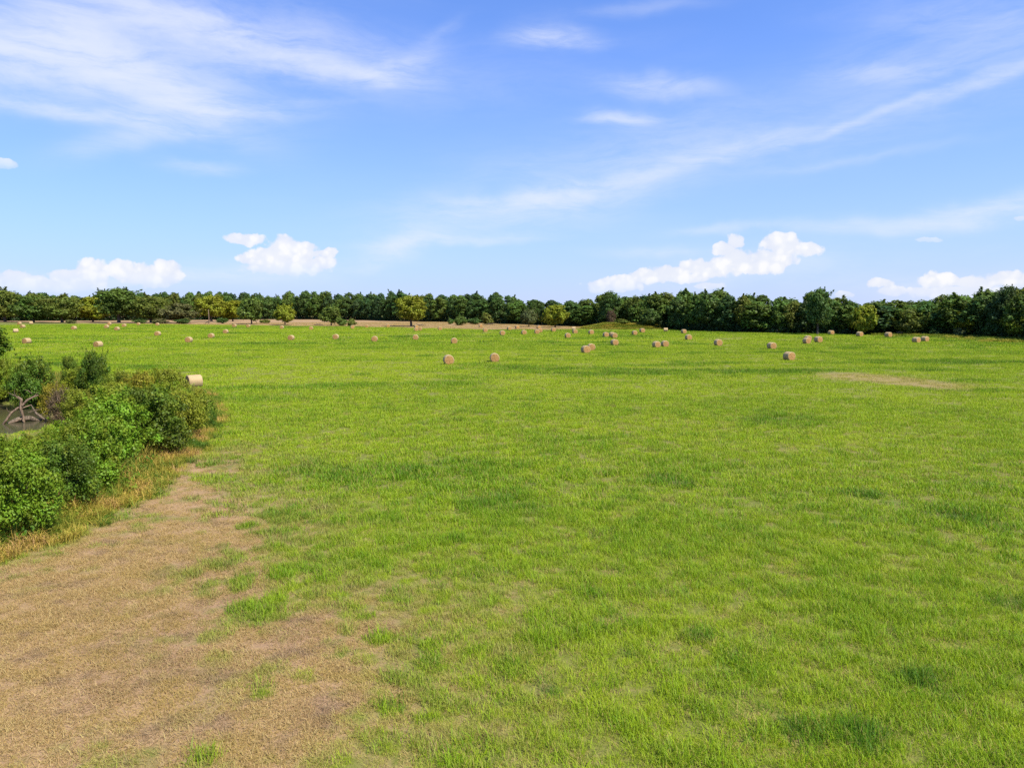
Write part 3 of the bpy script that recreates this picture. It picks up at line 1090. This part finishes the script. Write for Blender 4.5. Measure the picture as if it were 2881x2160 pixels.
def vary(c, a=0.12):
    f = 1 + random.uniform(-a, a)
    return (c[0] * f * (1 + random.uniform(-a, a)), c[1] * f, c[2] * f, 1.0)


def tree(name, kind, x, y, h, w, tint, label, cat, group, part_a='crown', part_b='trunk'):
    cm, tm, W, H = kind
    root = link(name, None, None, (x, y, float(gh(x, y)) - 0.02), (0, 0, random.uniform(0, 6.28)))
    root.empty_display_size = 0.5
    sx = w / W
    tag(root, label, cat, group)
    c = link(part_a, cm, root, scale=(sx, sx, h / H))
    c.color = vary(tint)
    link(part_b, tm, root, scale=(sx, sx, h / H))
    return root


def px_tree(name, kind, px, base, top, wpx, tint, label, cat='tree', group=None, pa='crown', pb='trunk'):
    x, y = on_ground(px, base)
    d = math.hypot(x, y)
    slant = (Vector((x, y, 0)) - Vector((0, 0, CAM_H))).dot(Vector((0, math.cos(PITCH), -math.sin(PITCH))))
    h = top_height(px, top, d) - float(gh(x, y))
    return tree(name, kind, x, y, h, wpx * slant / FOC, tint, label, cat, group, pa, pb)


# base line and top line of the forest, as seen
FBASE = np.array([(-260, 904), (0, 903), (300, 902), (560, 900), (800, 898), (1000, 900), (1150, 904), (1300, 906), (1450, 911), (1600, 917), (1750, 921), (1850, 926), (2000, 932), (2160, 936), (2400, 940), (2600, 943), (2750, 948), (2881, 957), (3150, 975)], float)
FTOP = np.array([(-260, 815), (0, 812), (35, 820), (65, 830), (100, 817), (145, 824), (195, 824), (235, 835), (270, 836), (290, 813), (340, 812), (375, 819), (430, 821), (490, 820), (590, 818), (660, 820), (720, 819), (755, 829), (800, 834), (820, 818), (870, 814), (915, 817), (955, 826), (1010, 820), (1045, 825), (1080, 821), (1120, 817), (1160, 829), (1210, 822), (1257, 829), (1320, 821), (1370, 833), (1400, 818), (1440, 830), (1472, 848), (1500, 840), (1540, 840), (1565, 848), (1600, 840), (1650, 842), (1670, 835), (1715, 821), (1750, 830), (1790, 832), (1820, 828), (1885, 817), (1925, 814), (1950, 828), (1975, 816), (2015, 811), (2050, 817), (2085, 834), (2117, 822), (2150, 831), (2180, 827), (2215, 837), (2260, 835), (2300, 812), (2330, 826), (2345, 843), (2400, 845), (2440, 844), (2486, 843), (2535, 840), (2585, 847), (2625, 826), (2680, 823), (2715, 832), (2755, 822), (2810, 808), (2840, 806), (2850, 838), (2860, 806), (2881, 800), (3150, 790)], float)
fb = lambda px: float(np.interp(px, FBASE[:, 0], FBASE[:, 1]))
ft = lambda px: float(np.interp(px, FTOP[:, 0], FTOP[:, 1]))
G_FRONT = 'trees along the front of the far forest'
G_BACK = 'taller trees rising behind the front of the far forest'
MARKS = [(-400, 'treeline end'), (335, 'tall left clump tree'), (588, 'grey dead snag'), (802, 'small round tree'), (1157, 'big lone tree'), (1562, 'yellow topped tree'),
         (1785, 'grassy hump'), (2300, 'tall open topped tree'), (2718, 'yellow crowned tree')]
ORD = ['first', 'second', 'third', 'fourth', 'fifth', 'sixth', 'seventh', 'eighth', 'ninth', 'tenth', 'eleventh', 'twelfth', 'thirteenth', 'fourteenth', 'fifteenth', 'sixteenth', 'seventeenth', 'eighteenth', 'nineteenth', 'twentieth']
HUES = {DARK: 'very dark', DARK2: 'dark green', MID: 'mid green', OLIVE: 'olive'}
rt = random.Random(5)


def forest_row(back, step, wj, what, group, start, lift):
    px = start
    count = {}
    while px < 2960:
        b = fb(px)
        x, y = on_ground(px, b)
        d = math.hypot(x, y)
        k = (d + back) / d
        x, y = x * k, y * k
        d += back
        w = rt.uniform(*wj)
        wpx = w * FOC / (y + 1)
        tops = [ft(px + j * wpx * .5) for j in (-.5, 0, .5)]
        top = (min(tops) * .4 + ft(px) * .6) + rt.uniform(*lift)
        h = max(5.0, top_height(px, top, d))
        tint = rt.choices([DARK, DARK2, MID, OLIVE], [4, 4, 3 + 3 * (px > 1450), 1.0 + (px > 2100) * 1.8])[0]
        mark = [m for m in MARKS if m[0] <= px][-1][1]
        count[mark] = count.get(mark, -1) + 1
        lab = '%s %s, %s to the right of the %s' % (HUES[tint], what, ORD[count[mark]], mark)
        tree('forest_tree', rt.choice(forest_kinds), x, y, h, w, tint, lab, 'tree', group)
        px += wpx * step * rt.uniform(.82, 1.18)


forest_row(0, 0.64, (6.5, 13.5), 'forest front tree', G_FRONT, -90, (2, 22))
forest_row(9, 0.74, (8.5, 12.5), 'treetop behind the front', G_BACK, -110, (-1, 5))
forest_row(19, 1.1, (9.5, 12.5), 'farthest treetop', G_BACK, -80, (0, 6))

# trees that can be told apart, standing before the forest: px, base, top, width, tint, kind, label
named_trees = [
    (15, 906, 813, 120, OLIVE, 3, 'olive green spreading tree at the far corner of the hay field, leftmost of the treeline'),
    (95, 907, 834, 105, MID, 2, 'low bushy green tree second from the left end of the treeline'),
    (175, 908, 832, 120, OLIVE, 3, 'rounded olive tree beside the lone white bale at the field corner'),
    (262, 906, 836, 90, YEL, 2, 'light yellow green tree leaning against the tallest tree of the left clump'),
    (335, 908, 811, 125, MID, 0, 'tallest tree of the left clump, with its dark trunk showing below the crown'),
    (425, 908, 831, 130, OLIVE, 3, 'broad olive crown right of the tallest tree of the left clump'),
    (505, 909, 854, 100, GREYOL, 2, 'low greyish olive tree closing the left clump of trees'),
    (595, 905, 833, 85, YEL, 0, 'yellow green tree behind the thin grey dead snag'),
    (655, 904, 846, 75, YEL2, 2, 'bright yellowish tree between the dead snag and the single green tree'),
    (708, 912, 842, 72, MID, 1, 'green tree with a dark trunk at the end of the yellowish trees'),
    (802, 914, 861, 60, YEL, 1, 'small round yellow green tree standing alone on the tan strip'),
    (932, 916, 865, 62, OLIVE, 1, 'small olive tree alone on the tan strip between the round tree and the big tree'),
    (1157, 918, 832, 90, YEL, 0, 'big yellow green tree standing alone before the forest with its shadow beside it'),
    (1488, 919, 873, 50, GREYOL, 1, 'small grey olive tree before the forest left of the yellowish tree'),
    (1562, 921, 858, 74, YEL, 2, 'yellow topped tree at the forest edge left of the grassy hump'),
    (1716, 922, 821, 62, DARK2, 0, 'tall dark tree rising behind the left end of the grassy hump'),
    (1785, 923, 834, 52, OLIVE, 0, 'pale green crowned tree behind the middle of the grassy hump'),
    (1718, 923, 875, 28, RUST, 1, 'small reddish brown tree at the forest edge behind the hump'),
    (1830, 927, 868, 60, DARK2, 2, 'low dark tree behind the right end of the grassy hump'),
    (2300, 941, 812, 74, DARK2, 0, 'tall tree with an open top standing above the right part of the forest'),
    (2430, 942, 858, 70, YEL, 2, 'yellow green tree in the dip of the forest skyline'),
    (2560, 944, 870, 80, OLIVE, 2, 'dull olive tree above the small brown mound at the forest edge'),
    (2718, 947, 870, 96, YEL2, 3, 'yellow crowned tree at the right forest edge above the rough grass strip'),
    (2800, 952, 905, 60, DARK2, 1, 'low dark green bushy tree right of the yellow crowned tree'),
    (2872, 956, 880, 96, YEL, 3, 'yellow olive tree cut by the right edge of the photo'),
    (2820, 953, 806, 62, DARK, 0, 'tall ragged dark tree beside the gap of sky at the right end of the forest'),
]
for (px, b, t, w, tint, k, lab) in named_trees:
    px_tree('tree', lone_kinds[k], px, b, t, w, tint, lab, 'tree')
# scrub before the forest
shrubs_far = [
    (625, 910, 895, 34, DARK2, 'dark round bush on the tan strip right of the dead snag'),
    (745, 910, 899, 30, OLIVE, 'low flat bush beside the green tree at the end of the yellowish trees'),
    (962, 917, 897, 34, MID, 'ragged bush right of the small olive tree on the tan strip'),
    (990, 918, 899, 26, OLIVE, 'thin scrubby bush nearest the yellow bale on the tan strip'),
    (1296, 915, 893, 38, MID, 'round green bush on the tan strip, first right of the big lone tree'),
    (1334, 912, 895, 42, DARK2, 'dark low bush between two round bushes at the forest edge'),
    (1370, 913, 882, 40, OLIVE, 'olive bush at the forest edge behind the yellow bale'),
    (1268, 912, 897, 20, MID, 'smallest green bush left of the round bush on the tan strip'),
    (200, 910, 900, 34, GREYOL, 'grey green scrub bush under the trees of the left clump, leftmost'),
    (395, 910, 899, 40, DARK2, 'dark scrub bush under the left clump beside the visible trunk'),
    (450, 911, 898, 44, GREYOL, 'greyish scrub bush in the middle of the low scrub under the left clump'),
    (515, 911, 897, 44, DARK2, 'dark scrub bush at the right end of the low scrub under the left clump'),
    (1745, 911, 897, 62, OLIVE, 'leafy bush growing on top of the grassy hump'),
    (2630, 946, 926, 34, DARK, 'dark bush at the edge of the rough strip right of the brown mound'),
    (2700, 948, 926, 40, GREYOL, 'grey green bush before the yellow crowned tree at the right'),
]
for (px, b, t, w, tint, lab) in shrubs_far:
    if px == 1745:
        x, y = MOUND[0] - 1.5, MOUND[1]
        tree('bush', small_kinds[0], x, y, 1.9, 7.5, tint, lab, 'bush', None, 'foliage', 'stem')
    else:
        px_tree('bush', small_kinds[int(px) % 3], px, b, t, w, tint, lab, 'bush', None, 'foliage', 'stem')

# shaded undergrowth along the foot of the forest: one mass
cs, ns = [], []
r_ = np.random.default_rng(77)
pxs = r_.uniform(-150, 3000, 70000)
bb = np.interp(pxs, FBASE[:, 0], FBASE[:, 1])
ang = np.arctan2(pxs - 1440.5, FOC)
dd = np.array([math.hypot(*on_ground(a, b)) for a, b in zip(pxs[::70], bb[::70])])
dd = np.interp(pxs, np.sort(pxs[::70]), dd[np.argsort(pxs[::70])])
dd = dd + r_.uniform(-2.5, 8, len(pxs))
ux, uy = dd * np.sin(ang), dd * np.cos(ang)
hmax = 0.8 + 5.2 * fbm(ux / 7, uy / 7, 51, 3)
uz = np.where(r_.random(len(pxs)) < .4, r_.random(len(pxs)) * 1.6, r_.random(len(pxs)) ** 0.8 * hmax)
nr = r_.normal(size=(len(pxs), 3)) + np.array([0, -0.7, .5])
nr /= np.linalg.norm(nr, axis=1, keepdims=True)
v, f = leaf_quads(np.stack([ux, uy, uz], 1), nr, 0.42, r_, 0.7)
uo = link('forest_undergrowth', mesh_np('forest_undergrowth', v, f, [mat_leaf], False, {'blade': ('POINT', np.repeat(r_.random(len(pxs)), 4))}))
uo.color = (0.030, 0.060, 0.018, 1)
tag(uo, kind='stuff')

# ------------------------------------------------------------------ thicket round the pond
near_kinds = []
for i in range(5):
    cm, lob = crown_mesh('foliage', 400 + i, 3.6, 3.3, 0.1, 34, 18000, 0.044, mat_shrub, 'wide', 0.16, 130, 0.72)
    near_kinds.append((cm, trunk_mesh('stem', 400 + i, lob, 3.3, 0.055, mat_bark, 12), 3.6, 3.3))
cone_kinds = []
for i in range(2):
    cm, lob = crown_mesh('foliage', 420 + i, 3.4, 4.2, 0.1, 30, 10000, 0.046, mat_shrub, 'cone', 0.16, 110, 0.85)
    cone_kinds.append((cm, trunk_mesh('stem', 420 + i, lob, 4.2, 0.07, mat_bark, 8), 3.0, 4.2))
SG = (0.145, 0.230, 0.012)
SD = (0.085, 0.150, 0.012)
SO = (0.190, 0.240, 0.018)
SY = (0.270, 0.260, 0.022)
SB = (0.175, 0.120, 0.060)
near_shrubs = [
    (60, 1515, 1245, 240, SG, 'near', 'large bright green shrub at the near end of the thicket, against the left edge'),
    (-60, 1430, 1235, 230, SG, 'near', 'green shrub half cut by the left edge below the pond'),
    (190, 1440, 1235, 180, SD, 'near', 'dark green shrub behind the large bright shrub at the near end'),
    (245, 1395, 1175, 210, SG, 'near', 'green shrub filling the middle of the near thicket below the pond'),
    (120, 1320, 1225, 150, SO, 'near', 'thin olive shrub overhanging the near bank of the pond'),
    (335, 1325, 1110, 220, SG, 'near', 'tall bright green shrub in the middle of the thicket'),
    (430, 1290, 1085, 220, SD, 'near', 'wide dark green shrub with a black hollow beneath it'),
    (520, 1240, 1095, 140, SO, 'near', 'olive shrub on the field side of the thicket among yellow weeds'),
    (478, 1150, 1038, 105, SO, 'near', 'airy olive shrub standing in front of the nearest hay bale'),
    (395, 1140, 1052, 130, SY, 'near', 'yellowing shrub at the back of the thicket left of the nearest bale'),
    (588, 1208, 1152, 50, SD, 'near', 'small dark sapling at the outer corner of the thicket'),
    (325, 1170, 1075, 140, SO, 'near', 'olive shrub between the pointed dark tree and the yellowing shrub'),
    (268, 1110, 988, 85, SD, 'near', 'tall pointed dark shrub at the back of the pond thicket'),
    (200, 1100, 1003, 55, SD, 'near', 'small pointed dark shrub left of the tall pointed one'),
    (92, 1115, 1010, 130, SD, 'near', 'big dark round shrub on the far bank above the driftwood'),
    (15, 1105, 1008, 80, SO, 'near', 'small olive shrub on the far bank at the left edge'),
    (-40, 1110, 1005, 110, SG, 'near', 'green shrub on the far bank mostly cut off by the left edge'),
    (175, 1150, 1090, 80, SB, 'near', 'brown half dead shrub above the right end of the pond'),
    (222, 1190, 1095, 95, SO, 'near', 'pale olive shrub on the bank right of the driftwood'),
    (290, 1225, 1140, 120, SG, 'near', 'green shrub on the right bank of the pond'),
    (560, 1205, 1110, 110, SO, 'near', 'yellow green shrub at the field corner of the thicket below the nearest bale'),
    (470, 1200, 1075, 150, SG, 'near', 'green shrub between the wide dark shrub and the nearest bale'),
    (380, 1210, 1095, 150, SD, 'near', 'dark green shrub in the heart of the thicket'),
    (345, 1120, 1045, 110, SO, 'near', 'olive shrub at the back of the thicket right of the pointed dark shrub'),
    (560, 1150, 1098, 60, SY, 'near', 'small yellowing bush just below the nearest bale'),
    (110, 1410, 1290, 120, SO, 'near', 'olive shrub between the two bright shrubs at the near end'),
    (235, 1105, 1032, 110, SO, 'near', 'olive shrub behind the brown half dead shrub'),
    (415, 1125, 1042, 110, SO, 'near', 'olive green shrub in the back row left of the airy one'),
    (55, 1340, 1236, 140, SG, 'near', 'green shrub hanging over the near edge of the pond'),
    (0, 1345, 1232, 120, SD, 'near', 'dark shrub at the left edge overhanging the near side of the pond'),
    (155, 1290, 1200, 100, SG, 'near', 'small green shrub at the near right corner of the pond'),
    (150, 1128, 1078, 80, SY, 'near', 'low yellowish bush on the far bank behind the driftwood'),
]
for i, (px, b, t, w, tint, kd, lab) in enumerate(near_shrubs):
    ks = near_kinds[i % 5] if kd == 'near' else cone_kinds[i % 2]
    px_tree('shrub', ks, px, b, t, w, tint, lab, 'shrub', None, 'foliage', 'stem')
px_tree('tree', lone_kinds[1], -45, 1020, 918, 150, SD, 'dark tree mostly outside the frame at the left edge of the hay field', 'tree')

# ------------------------------------------------------------------ driftwood in the pond
K = 0.1689 * 62.0 / FOC
dw_x, dw_y = on_ground(67, 1187, WATER_Z)
root = link('driftwood', None, None, (dw_x, dw_y, WATER_Z), (0, 0, math.atan2(-dw_x, dw_y)))
tag(root, 'bleached driftwood stump with forked branches standing in the pond', 'driftwood')


def dw(name, pts, rad, mat):
    rad = [r_w * K * 0.74 for r_w in rad]
    link(name, Tubes().add([((a - 400) * K, dpt, (1100 - b) * K) for a, b, dpt in pts], rad, 8).mesh(name, mat), root)


dw('trunk', [(400, 1120, 0), (395, 1000, 0), (370, 860, .05), (390, 720, .1), (345, 670, .1)], [30, 26, 30, 26, 12], mat_dead)
dw('branch', [(385, 740, .1), (310, 660, .15), (215, 605, .25)], [18, 11, 4], mat_dead)
dw('branch', [(395, 830, 0), (470, 740, -.1), (560, 690, -.2), (625, 665, -.25)], [26, 24, 20, 14], mat_dead)
dw('branch', [(350, 850, .05), (240, 930, -.1), (170, 1040, -.25), (95, 1140, -.4)], [20, 24, 26, 20], mat_dead)
dw('branch', [(385, 870, 0), (450, 850, .1), (515, 830, .2)], [14, 13, 12], mat_dead)
dw('branch', [(515, 825, .2), (545, 900, .15), (575, 970, .1), (650, 1050, 0), (740, 1120, -.2)], [12, 13, 28, 30, 16], mat_darkwood)
dw('branch', [(470, 945, .05), (560, 925, 0), (665, 893, -.1)], [6, 6, 3], mat_dead)
dw('branch', [(195, 1095, -.2), (290, 1075, -.2), (380, 1035, -.1)], [10, 14, 12], mat_dead)
dw('branch', [(540, 640, .3), (490, 590, .3), (430, 570, .3)], [8, 6, 3], mat_dead)
dw('twig', [(330, 680, .12), (300, 610, .1), (310, 560, .1)], [6, 4, 2], mat_dead)
dw('twig', [(560, 690, -.2), (600, 640, -.1), (640, 620, 0)], [6, 4, 2], mat_dead)
dw('twig', [(545, 900, .15), (500, 940, .3), (440, 960, .4)], [6, 4, 2], mat_darkwood)
dw('twig', [(240, 930, -.1), (200, 900, 0), (180, 850, .1)], [6, 4, 2], mat_dead)
dw('twig', [(620, 1020, 0), (700, 960, .1), (760, 940, .1)], [7, 5, 2], mat_darkwood)
dw('root', [(180, 1110, .2), (330, 1060, .3), (480, 1050, .3), (650, 1110, .2)], [30, 55, 60, 34], mat_darkwood)
dw('root', [(400, 1000, -.1), (390, 1070, -.3), (420, 1120, -.4)], [20, 18, 10], mat_dead)

# ------------------------------------------------------------------ dead snag, stump and mound at the forest edge
x, y = on_ground(588, 911)
d = math.hypot(x, y)
hs_ = top_height(588, 870, d)
root = link('dead_snag', None, None, (x, y, -0.1))
tag(root, 'thin grey dead snag standing upright before the yellowish trees', 'dead tree')
link('trunk', Tubes().add([(0, 0, 0), (.1, 0, hs_ * .5), (0, 0, hs_)], [.32, .24, .16]).mesh('trunk', mat_dead), root)
link('branch', Tubes().add([(0, 0, hs_ * .28), (1.2, 0, hs_ * .2), (2.4, .2, hs_ * .12)], [.18, .14, .06]).mesh('branch', mat_darkwood), root)
link('branch', Tubes().add([(0, 0, hs_ * .15), (-1.2, 0, hs_ * .12), (-2.4, .2, hs_ * .02)], [.18, .14, .06]).mesh('branch', mat_darkwood), root)
for (px, b, wd, lab) in [(895, 915, 2.2, 'dead branches lying left of the small olive tree on the tan strip'), (1180, 917, 3.0, 'fallen branch at the foot of the big lone tree'), (1380, 914, 2.5, 'dark fallen branches under the olive bush at the forest edge')]:
    x, y = on_ground(px, b)
    root = link('fallen_branch', None, None, (x, y, 0.0), (0, 0, random.uniform(-.3, .3)))
    tag(root, lab, 'branch')
    link('limb', Tubes().add([(-wd, 0, .15), (0, .1, .45), (wd, 0, .2)], [.16, .22, .1]).mesh('limb', mat_darkwood), root)
    link('twig', Tubes().add([(-wd * .2, 0, .4), (-wd * .5, .2, 1.3)], [.12, .05]).mesh('twig', mat_darkwood), root)
    link('twig', Tubes().add([(wd * .2, 0, .4), (wd * .6, -.2, 1.0)], [.12, .05]).mesh('twig', mat_darkwood), root)
mat_heap = bark_mat('dry_earth', (0.30, 0.20, 0.12), (0.42, 0.30, 0.19), 3.0)
x, y = on_ground(2535, 943)
n = 24
vv, ff = [], []
for j in range(7):
    for i in range(n):
        a = 2 * math.pi * i / n
        q = j / 6.0
        rr = (1 - q) * (1 + .15 * math.sin(3 * a + 1) + .08 * math.sin(7 * a))
        vv.append((2.6 * rr * math.cos(a), 1.8 * rr * math.sin(a), 1.25 * (1 - (1 - q) ** 2) * (1 + .1 * math.sin(5 * a + j)) - .1))
for j in range(6):
    for i in range(n):
        ff.append((j * n + i, j * n + (i + 1) % n, (j + 1) * n + (i + 1) % n, (j + 1) * n + i))
me = bpy.data.meshes.new('earth_heap')
me.from_pydata(vv, [], ff)
me.materials.append(mat_heap)
tag(link('earth_heap', me, None, (x, y, 0)), 'small brown heap of dry earth and brush at the right forest edge', 'heap')


# ------------------------------------------------------------------ hay bales
BR, BL = 0.76, 1.42


def bale_meshes(seed):
    r = random.Random(seed)
    ph = [r.uniform(0, 6.28) for _ in range(6)]
    seg = 32
    prof = [(-BL / 2 - .005, BR * .86), (-BL / 2, BR * .93), (-BL / 2 + .05, BR * .985)] + [(-BL / 2 + .05 + (BL - .1) * k / 6, BR * (1 + .012 * math.sin(k * 1.9 + ph[0]))) for k in range(1, 6)] + [(BL / 2 - .05, BR * .985), (BL / 2, BR * .93), (BL / 2 + .005, BR * .86)]

    def pt(yy, rad, a):
        rr = rad * (1 + .012 * math.sin(3 * a + ph[1]) + .008 * math.sin(7 * a + ph[2] + yy * 2))
        xx, zz = rr * math.cos(a), rr * math.sin(a)
        if zz < -BR * .86:
            zz = -BR * .86 + (zz + BR * .86) * .25
            xx *= 1.03
        return (xx, yy, zz + BR * .89)
    v, f = [], []
    for (yy, rad) in prof:
        for k in range(seg):
            v.append(pt(yy, rad, 2 * math.pi * k / seg))
    for j in range(len(prof) - 1):
        for k in range(seg):
            a, b = j * seg + k, j * seg + (k + 1) % seg
            f.append((a, b, b + seg, a + seg))
    body = bpy.data.meshes.new('rolled_side')
    body.from_pydata(v, [], f)
    body.polygons.foreach_set('use_smooth', np.ones(len(f), dtype=bool))
    body.materials.append(mat_wrap)
    faces = []
    for sgn in (-1, 1):
        v, f = [], []
        rings = [(0.872, -.012), (.74, .012), (.56, -.008), (.38, .02), (.2, 0.0), (.06, .02)]
        for j, (q, off) in enumerate(rings):
            for k in range(seg):
                a = 2 * math.pi * k / seg
                v.append(pt(sgn * (BL / 2 + off + (.012 * math.sin(5 * a + j + ph[3]) if j else 0)), BR * q, a))
        c = len(v)
        v.append((0, sgn * (BL / 2 + .01), BR * .89))
        for j in range(len(rings) - 1):
            for k in range(seg):
                a, b = j * seg + k, j * seg + (k + 1) % seg
                q = (a, a + seg, b + seg, b)
                f.append(q if sgn > 0 else q[::-1])
        e = (len(rings) - 1) * seg
        for k in range(seg):
            f.append((e + k, c, e + (k + 1) % seg) if sgn > 0 else (e + (k + 1) % seg, c, e + k))
        m = bpy.data.meshes.new('end_face')
        m.from_pydata(v, [], f)
        m.polygons.foreach_set('use_smooth', np.ones(len(f), dtype=bool))
        m.materials.append(mat_face)
        faces.append(m)
    return body, faces


bale_kinds = [bale_meshes(s) for s in range(4)]
A, B_, C_, D_ = (0, 780), (720, 780), (1440, 780), (2160, 780)
S = 720 / 2212.0
bales = [
    ((541, 1090), -47, 'nearest hay bale, its pale curved side showing, beside the thicket'),
    ((C_, 194, 717), 14, 'large bale alone at the right of the field, nearest on that side'),
    ((B_, 1663, 755), 14, 'large bale with an orange end at mid field, left one of the nearest two'),
    ((B_, 2062, 735), 8, 'large bale with a dark spot in its end, right of the nearest mid field two'),
]
bales[1] = ((D_, 194, 717), 14, bales[1][2])
bales += [
    ((C_, 640, 653), 16, 'front bale of the touching pair right of the two nearest mid field bales'),
    ((C_, 688, 633), 8, 'rear bale of the touching pair right of the two nearest mid field bales'),
    ((C_, 890, 592), 14, 'single bale right of the touching pair, in line below the hump'),
    ((C_, 1253, 608), 16, 'left bale of the side by side pair at the right of mid field'),
    ((C_, 1327, 600), 10, 'right bale of the side by side pair at the right of mid field'),
    ((C_, 1530, 541), 12, 'bale behind and right of the side by side pair'),
    ((C_, 1788, 590), 10, 'lone bale further right of the side by side pair'),
    ((D_, 41, 622), 10, 'bale up the field left of the large lone bale on the right'),
    ((D_, 343, 574), 12, 'front bale of the overlapping pair on the right half of the field'),
    ((D_, 354, 553), 10, 'rear bale of the overlapping pair on the right half of the field'),
    ((D_, 444, 563), 12, 'bale just right of the overlapping pair'),
    ((D_, 94, 482), 14, 'small bale before the dark forest, nearly sunk in the grass'),
    ((D_, 552, 498), 16, 'small bale at the forest edge below the tall open topped tree'),
    ((D_, 801, 512), 16, 'small bale at the forest edge, second from the tall open topped tree'),
    ((D_, 1049, 519), 18, 'small bale at the forest edge nearest the brown heap'),
    ((D_, 1293, 566), 20, 'left bale of the pair farthest to the right of the field'),
    ((D_, 1367, 557), 20, 'right bale of the pair, the last bale on the right'),
    ((C_, 483, 525), 14, 'bale below the white bale left of the hump, nearer one'),
    ((C_, 547, 487), 14, 'bale right in front of the white bale left of the hump'),
    ((C_, 535, 460), 84, 'white looking bale at the left foot of the hump'),
    ((C_, 687, 495), 12, 'small bale before the left part of the hump'),
    ((C_, 814, 517), 14, 'bale left of the overlapping pair before the hump'),
    ((C_, 868, 515), 14, 'rear bale of the overlapping pair before the hump'),
    ((C_, 888, 528), 8, 'front bale of the overlapping pair before the hump'),
    ((C_, 1063, 500), 14, 'bale before the right part of the hump'),
    ((C_, 1129, 478), 12, 'small bale close against the right slope of the hump'),
    ((C_, 1332, 472), 78, 'white looking small bale right of the hump'),
    ((C_, 1489, 487), 14, 'small bale at the forest foot right of the hump'),
    ((C_, 105, 496), 10, 'bale left of the pair under the yellow topped tree'),
    ((C_, 217, 488), 8, 'front bale of the pair under the yellow topped tree'),
    ((C_, 245, 478), 8, 'rear bale of the pair under the yellow topped tree'),
    ((C_, 233, 446), 14, 'small bale on the tan strip behind the pair under the yellow topped tree'),
    ((C_, 360, 472), 12, 'bale between the pair and the white bale left of the hump'),
    ((C_, 47, 445), 20, 'small bale on the tan strip below the small grey olive tree'),
    ((B_, 2190, 457), 20, 'small bale on the tan strip left of the small grey olive tree'),
    ((B_, 2130, 502), 12, 'bale in the field below the small grey olive tree'),
    ((B_, 1982, 474), 14, 'bale in the field below the olive bush at the forest edge'),
    ((B_, 1942, 432), 18, 'yellowish bale on the tan strip below the olive bush'),
    ((B_, 1590, 459), 14, 'bale on the tan strip edge right of the big lone tree'),
    ((B_, 1383, 467), 12, 'front bale of three clustered below the big lone tree'),
    ((B_, 1418, 462), 4, 'right bale of three clustered below the big lone tree'),
    ((B_, 1385, 441), 30, 'pale rear bale of three clustered below the big lone tree'),
    ((B_, 1140, 433), 16, 'tan bale on the tan strip left of the big lone tree, farther one'),
    ((B_, 957, 437), 6, 'tan bale on the tan strip left of the big lone tree, second one'),
    ((B_, 832, 446), 20, 'yellowish bale by the thin scrub on the tan strip'),
    ((B_, 475, 456), 12, 'bale between the two small lone trees on the tan strip'),
    ((B_, 221, 448), 8, 'bale below the small round yellow green tree'),
    ((B_, 300, 546), -4, 'bale on the dark grass streak below the small round tree'),
    ((B_, 687, 538), 0, 'bale in the row of four, second counted from the small round tree'),
    ((B_, 1023, 557), 6, 'bale in the row of four, third counted from the small round tree'),
    ((B_, 1378, 543), 8, 'bale in the field straight below the big lone tree'),
    ((B_, 1712, 575), 8, 'bale above the two nearest mid field bales'),
    ((A, 2143, 434), 2, 'small bale below the green tree with the dark trunk'),
    ((A, 2023, 433), 0, 'small bale left of the green tree with the dark trunk'),
    ((A, 1946, 487), 0, 'bale in the field below the bright yellowish tree'),
    ((A, 1820, 528), 2, 'bale at the left end of the dark grass streak'),
    ((A, 1625, 565), 2, 'nearest bale in the middle of the left field'),
    ((A, 1357, 508), 2, 'bale in the field below the low greyish tree of the left clump'),
    ((A, 1357, 420), 4, 'small bale close by the scrub at the right end of the left clump'),
    ((A, 1193, 417), 6, 'small bale at the field edge under the broad olive crown'),
    ((A, 1068, 431), 4, 'small bale right of the trio under the tallest tree of the left clump'),
    ((A, 1006, 462), 2, 'front bale of the trio under the tallest tree of the left clump'),
    ((A, 941, 416), 6, 'rear bale of the trio under the tallest tree of the left clump'),
    ((A, 916, 443), 2, 'left bale of the trio under the tallest tree of the left clump'),
    ((A, 838, 605), -10, 'large bale in the left field just above the pointed dark shrub'),
    ((A, 633, 455), -2, 'lone bale at the back of the left field'),
    ((A, 265, 409), -62, 'white looking bale alone at the far left field corner'),
    ((A, 163, 412), -2, 'rear bale of the pair at the far left field corner'),
    ((A, 190, 440), -8, 'front bale of the pair at the far left field corner'),
    ((A, 128, 480), -48, 'pale bale at the left edge beside the dark tree'),
    ((A, 220, 576), -10, 'large bale near the left edge above the thicket'),
]
rb = random.Random(3)
seen_first = {}
G_BALES = 'round hay bales lying over the field'
for i, (p_, yaw, lab) in enumerate(bales):
    if isinstance(p_[0], tuple):
        px, py = p_[0][0] + p_[1] * S, p_[0][1] + p_[2] * S
    else:
        px, py = p_
    x, y = on_ground(px, py)
    y += 0.5
    gz = float(gh(x, y))
    root = link('hay_bale', None, None, (x, y, gz - 0.02), (0, 0, R(yaw + rb.uniform(-2, 2))))
    root.empty_display_size = 0.5
    s = rb.uniform(.96, 1.04)
    root.scale = (s, s, s)
    tag(root, lab, 'hay bale', G_BALES)
    k = rb.randrange(4)
    if k not in seen_first:
        body, faces = bale_kinds[k]
        seen_first[k] = (link('rolled_side', body, root), [link('end_face', m, root) for m in faces])
    else:
        b0, f0 = seen_first[k]
        for src in [b0] + f0:
            c = src.copy()
            scene.collection.objects.link(c)
            c.parent = root
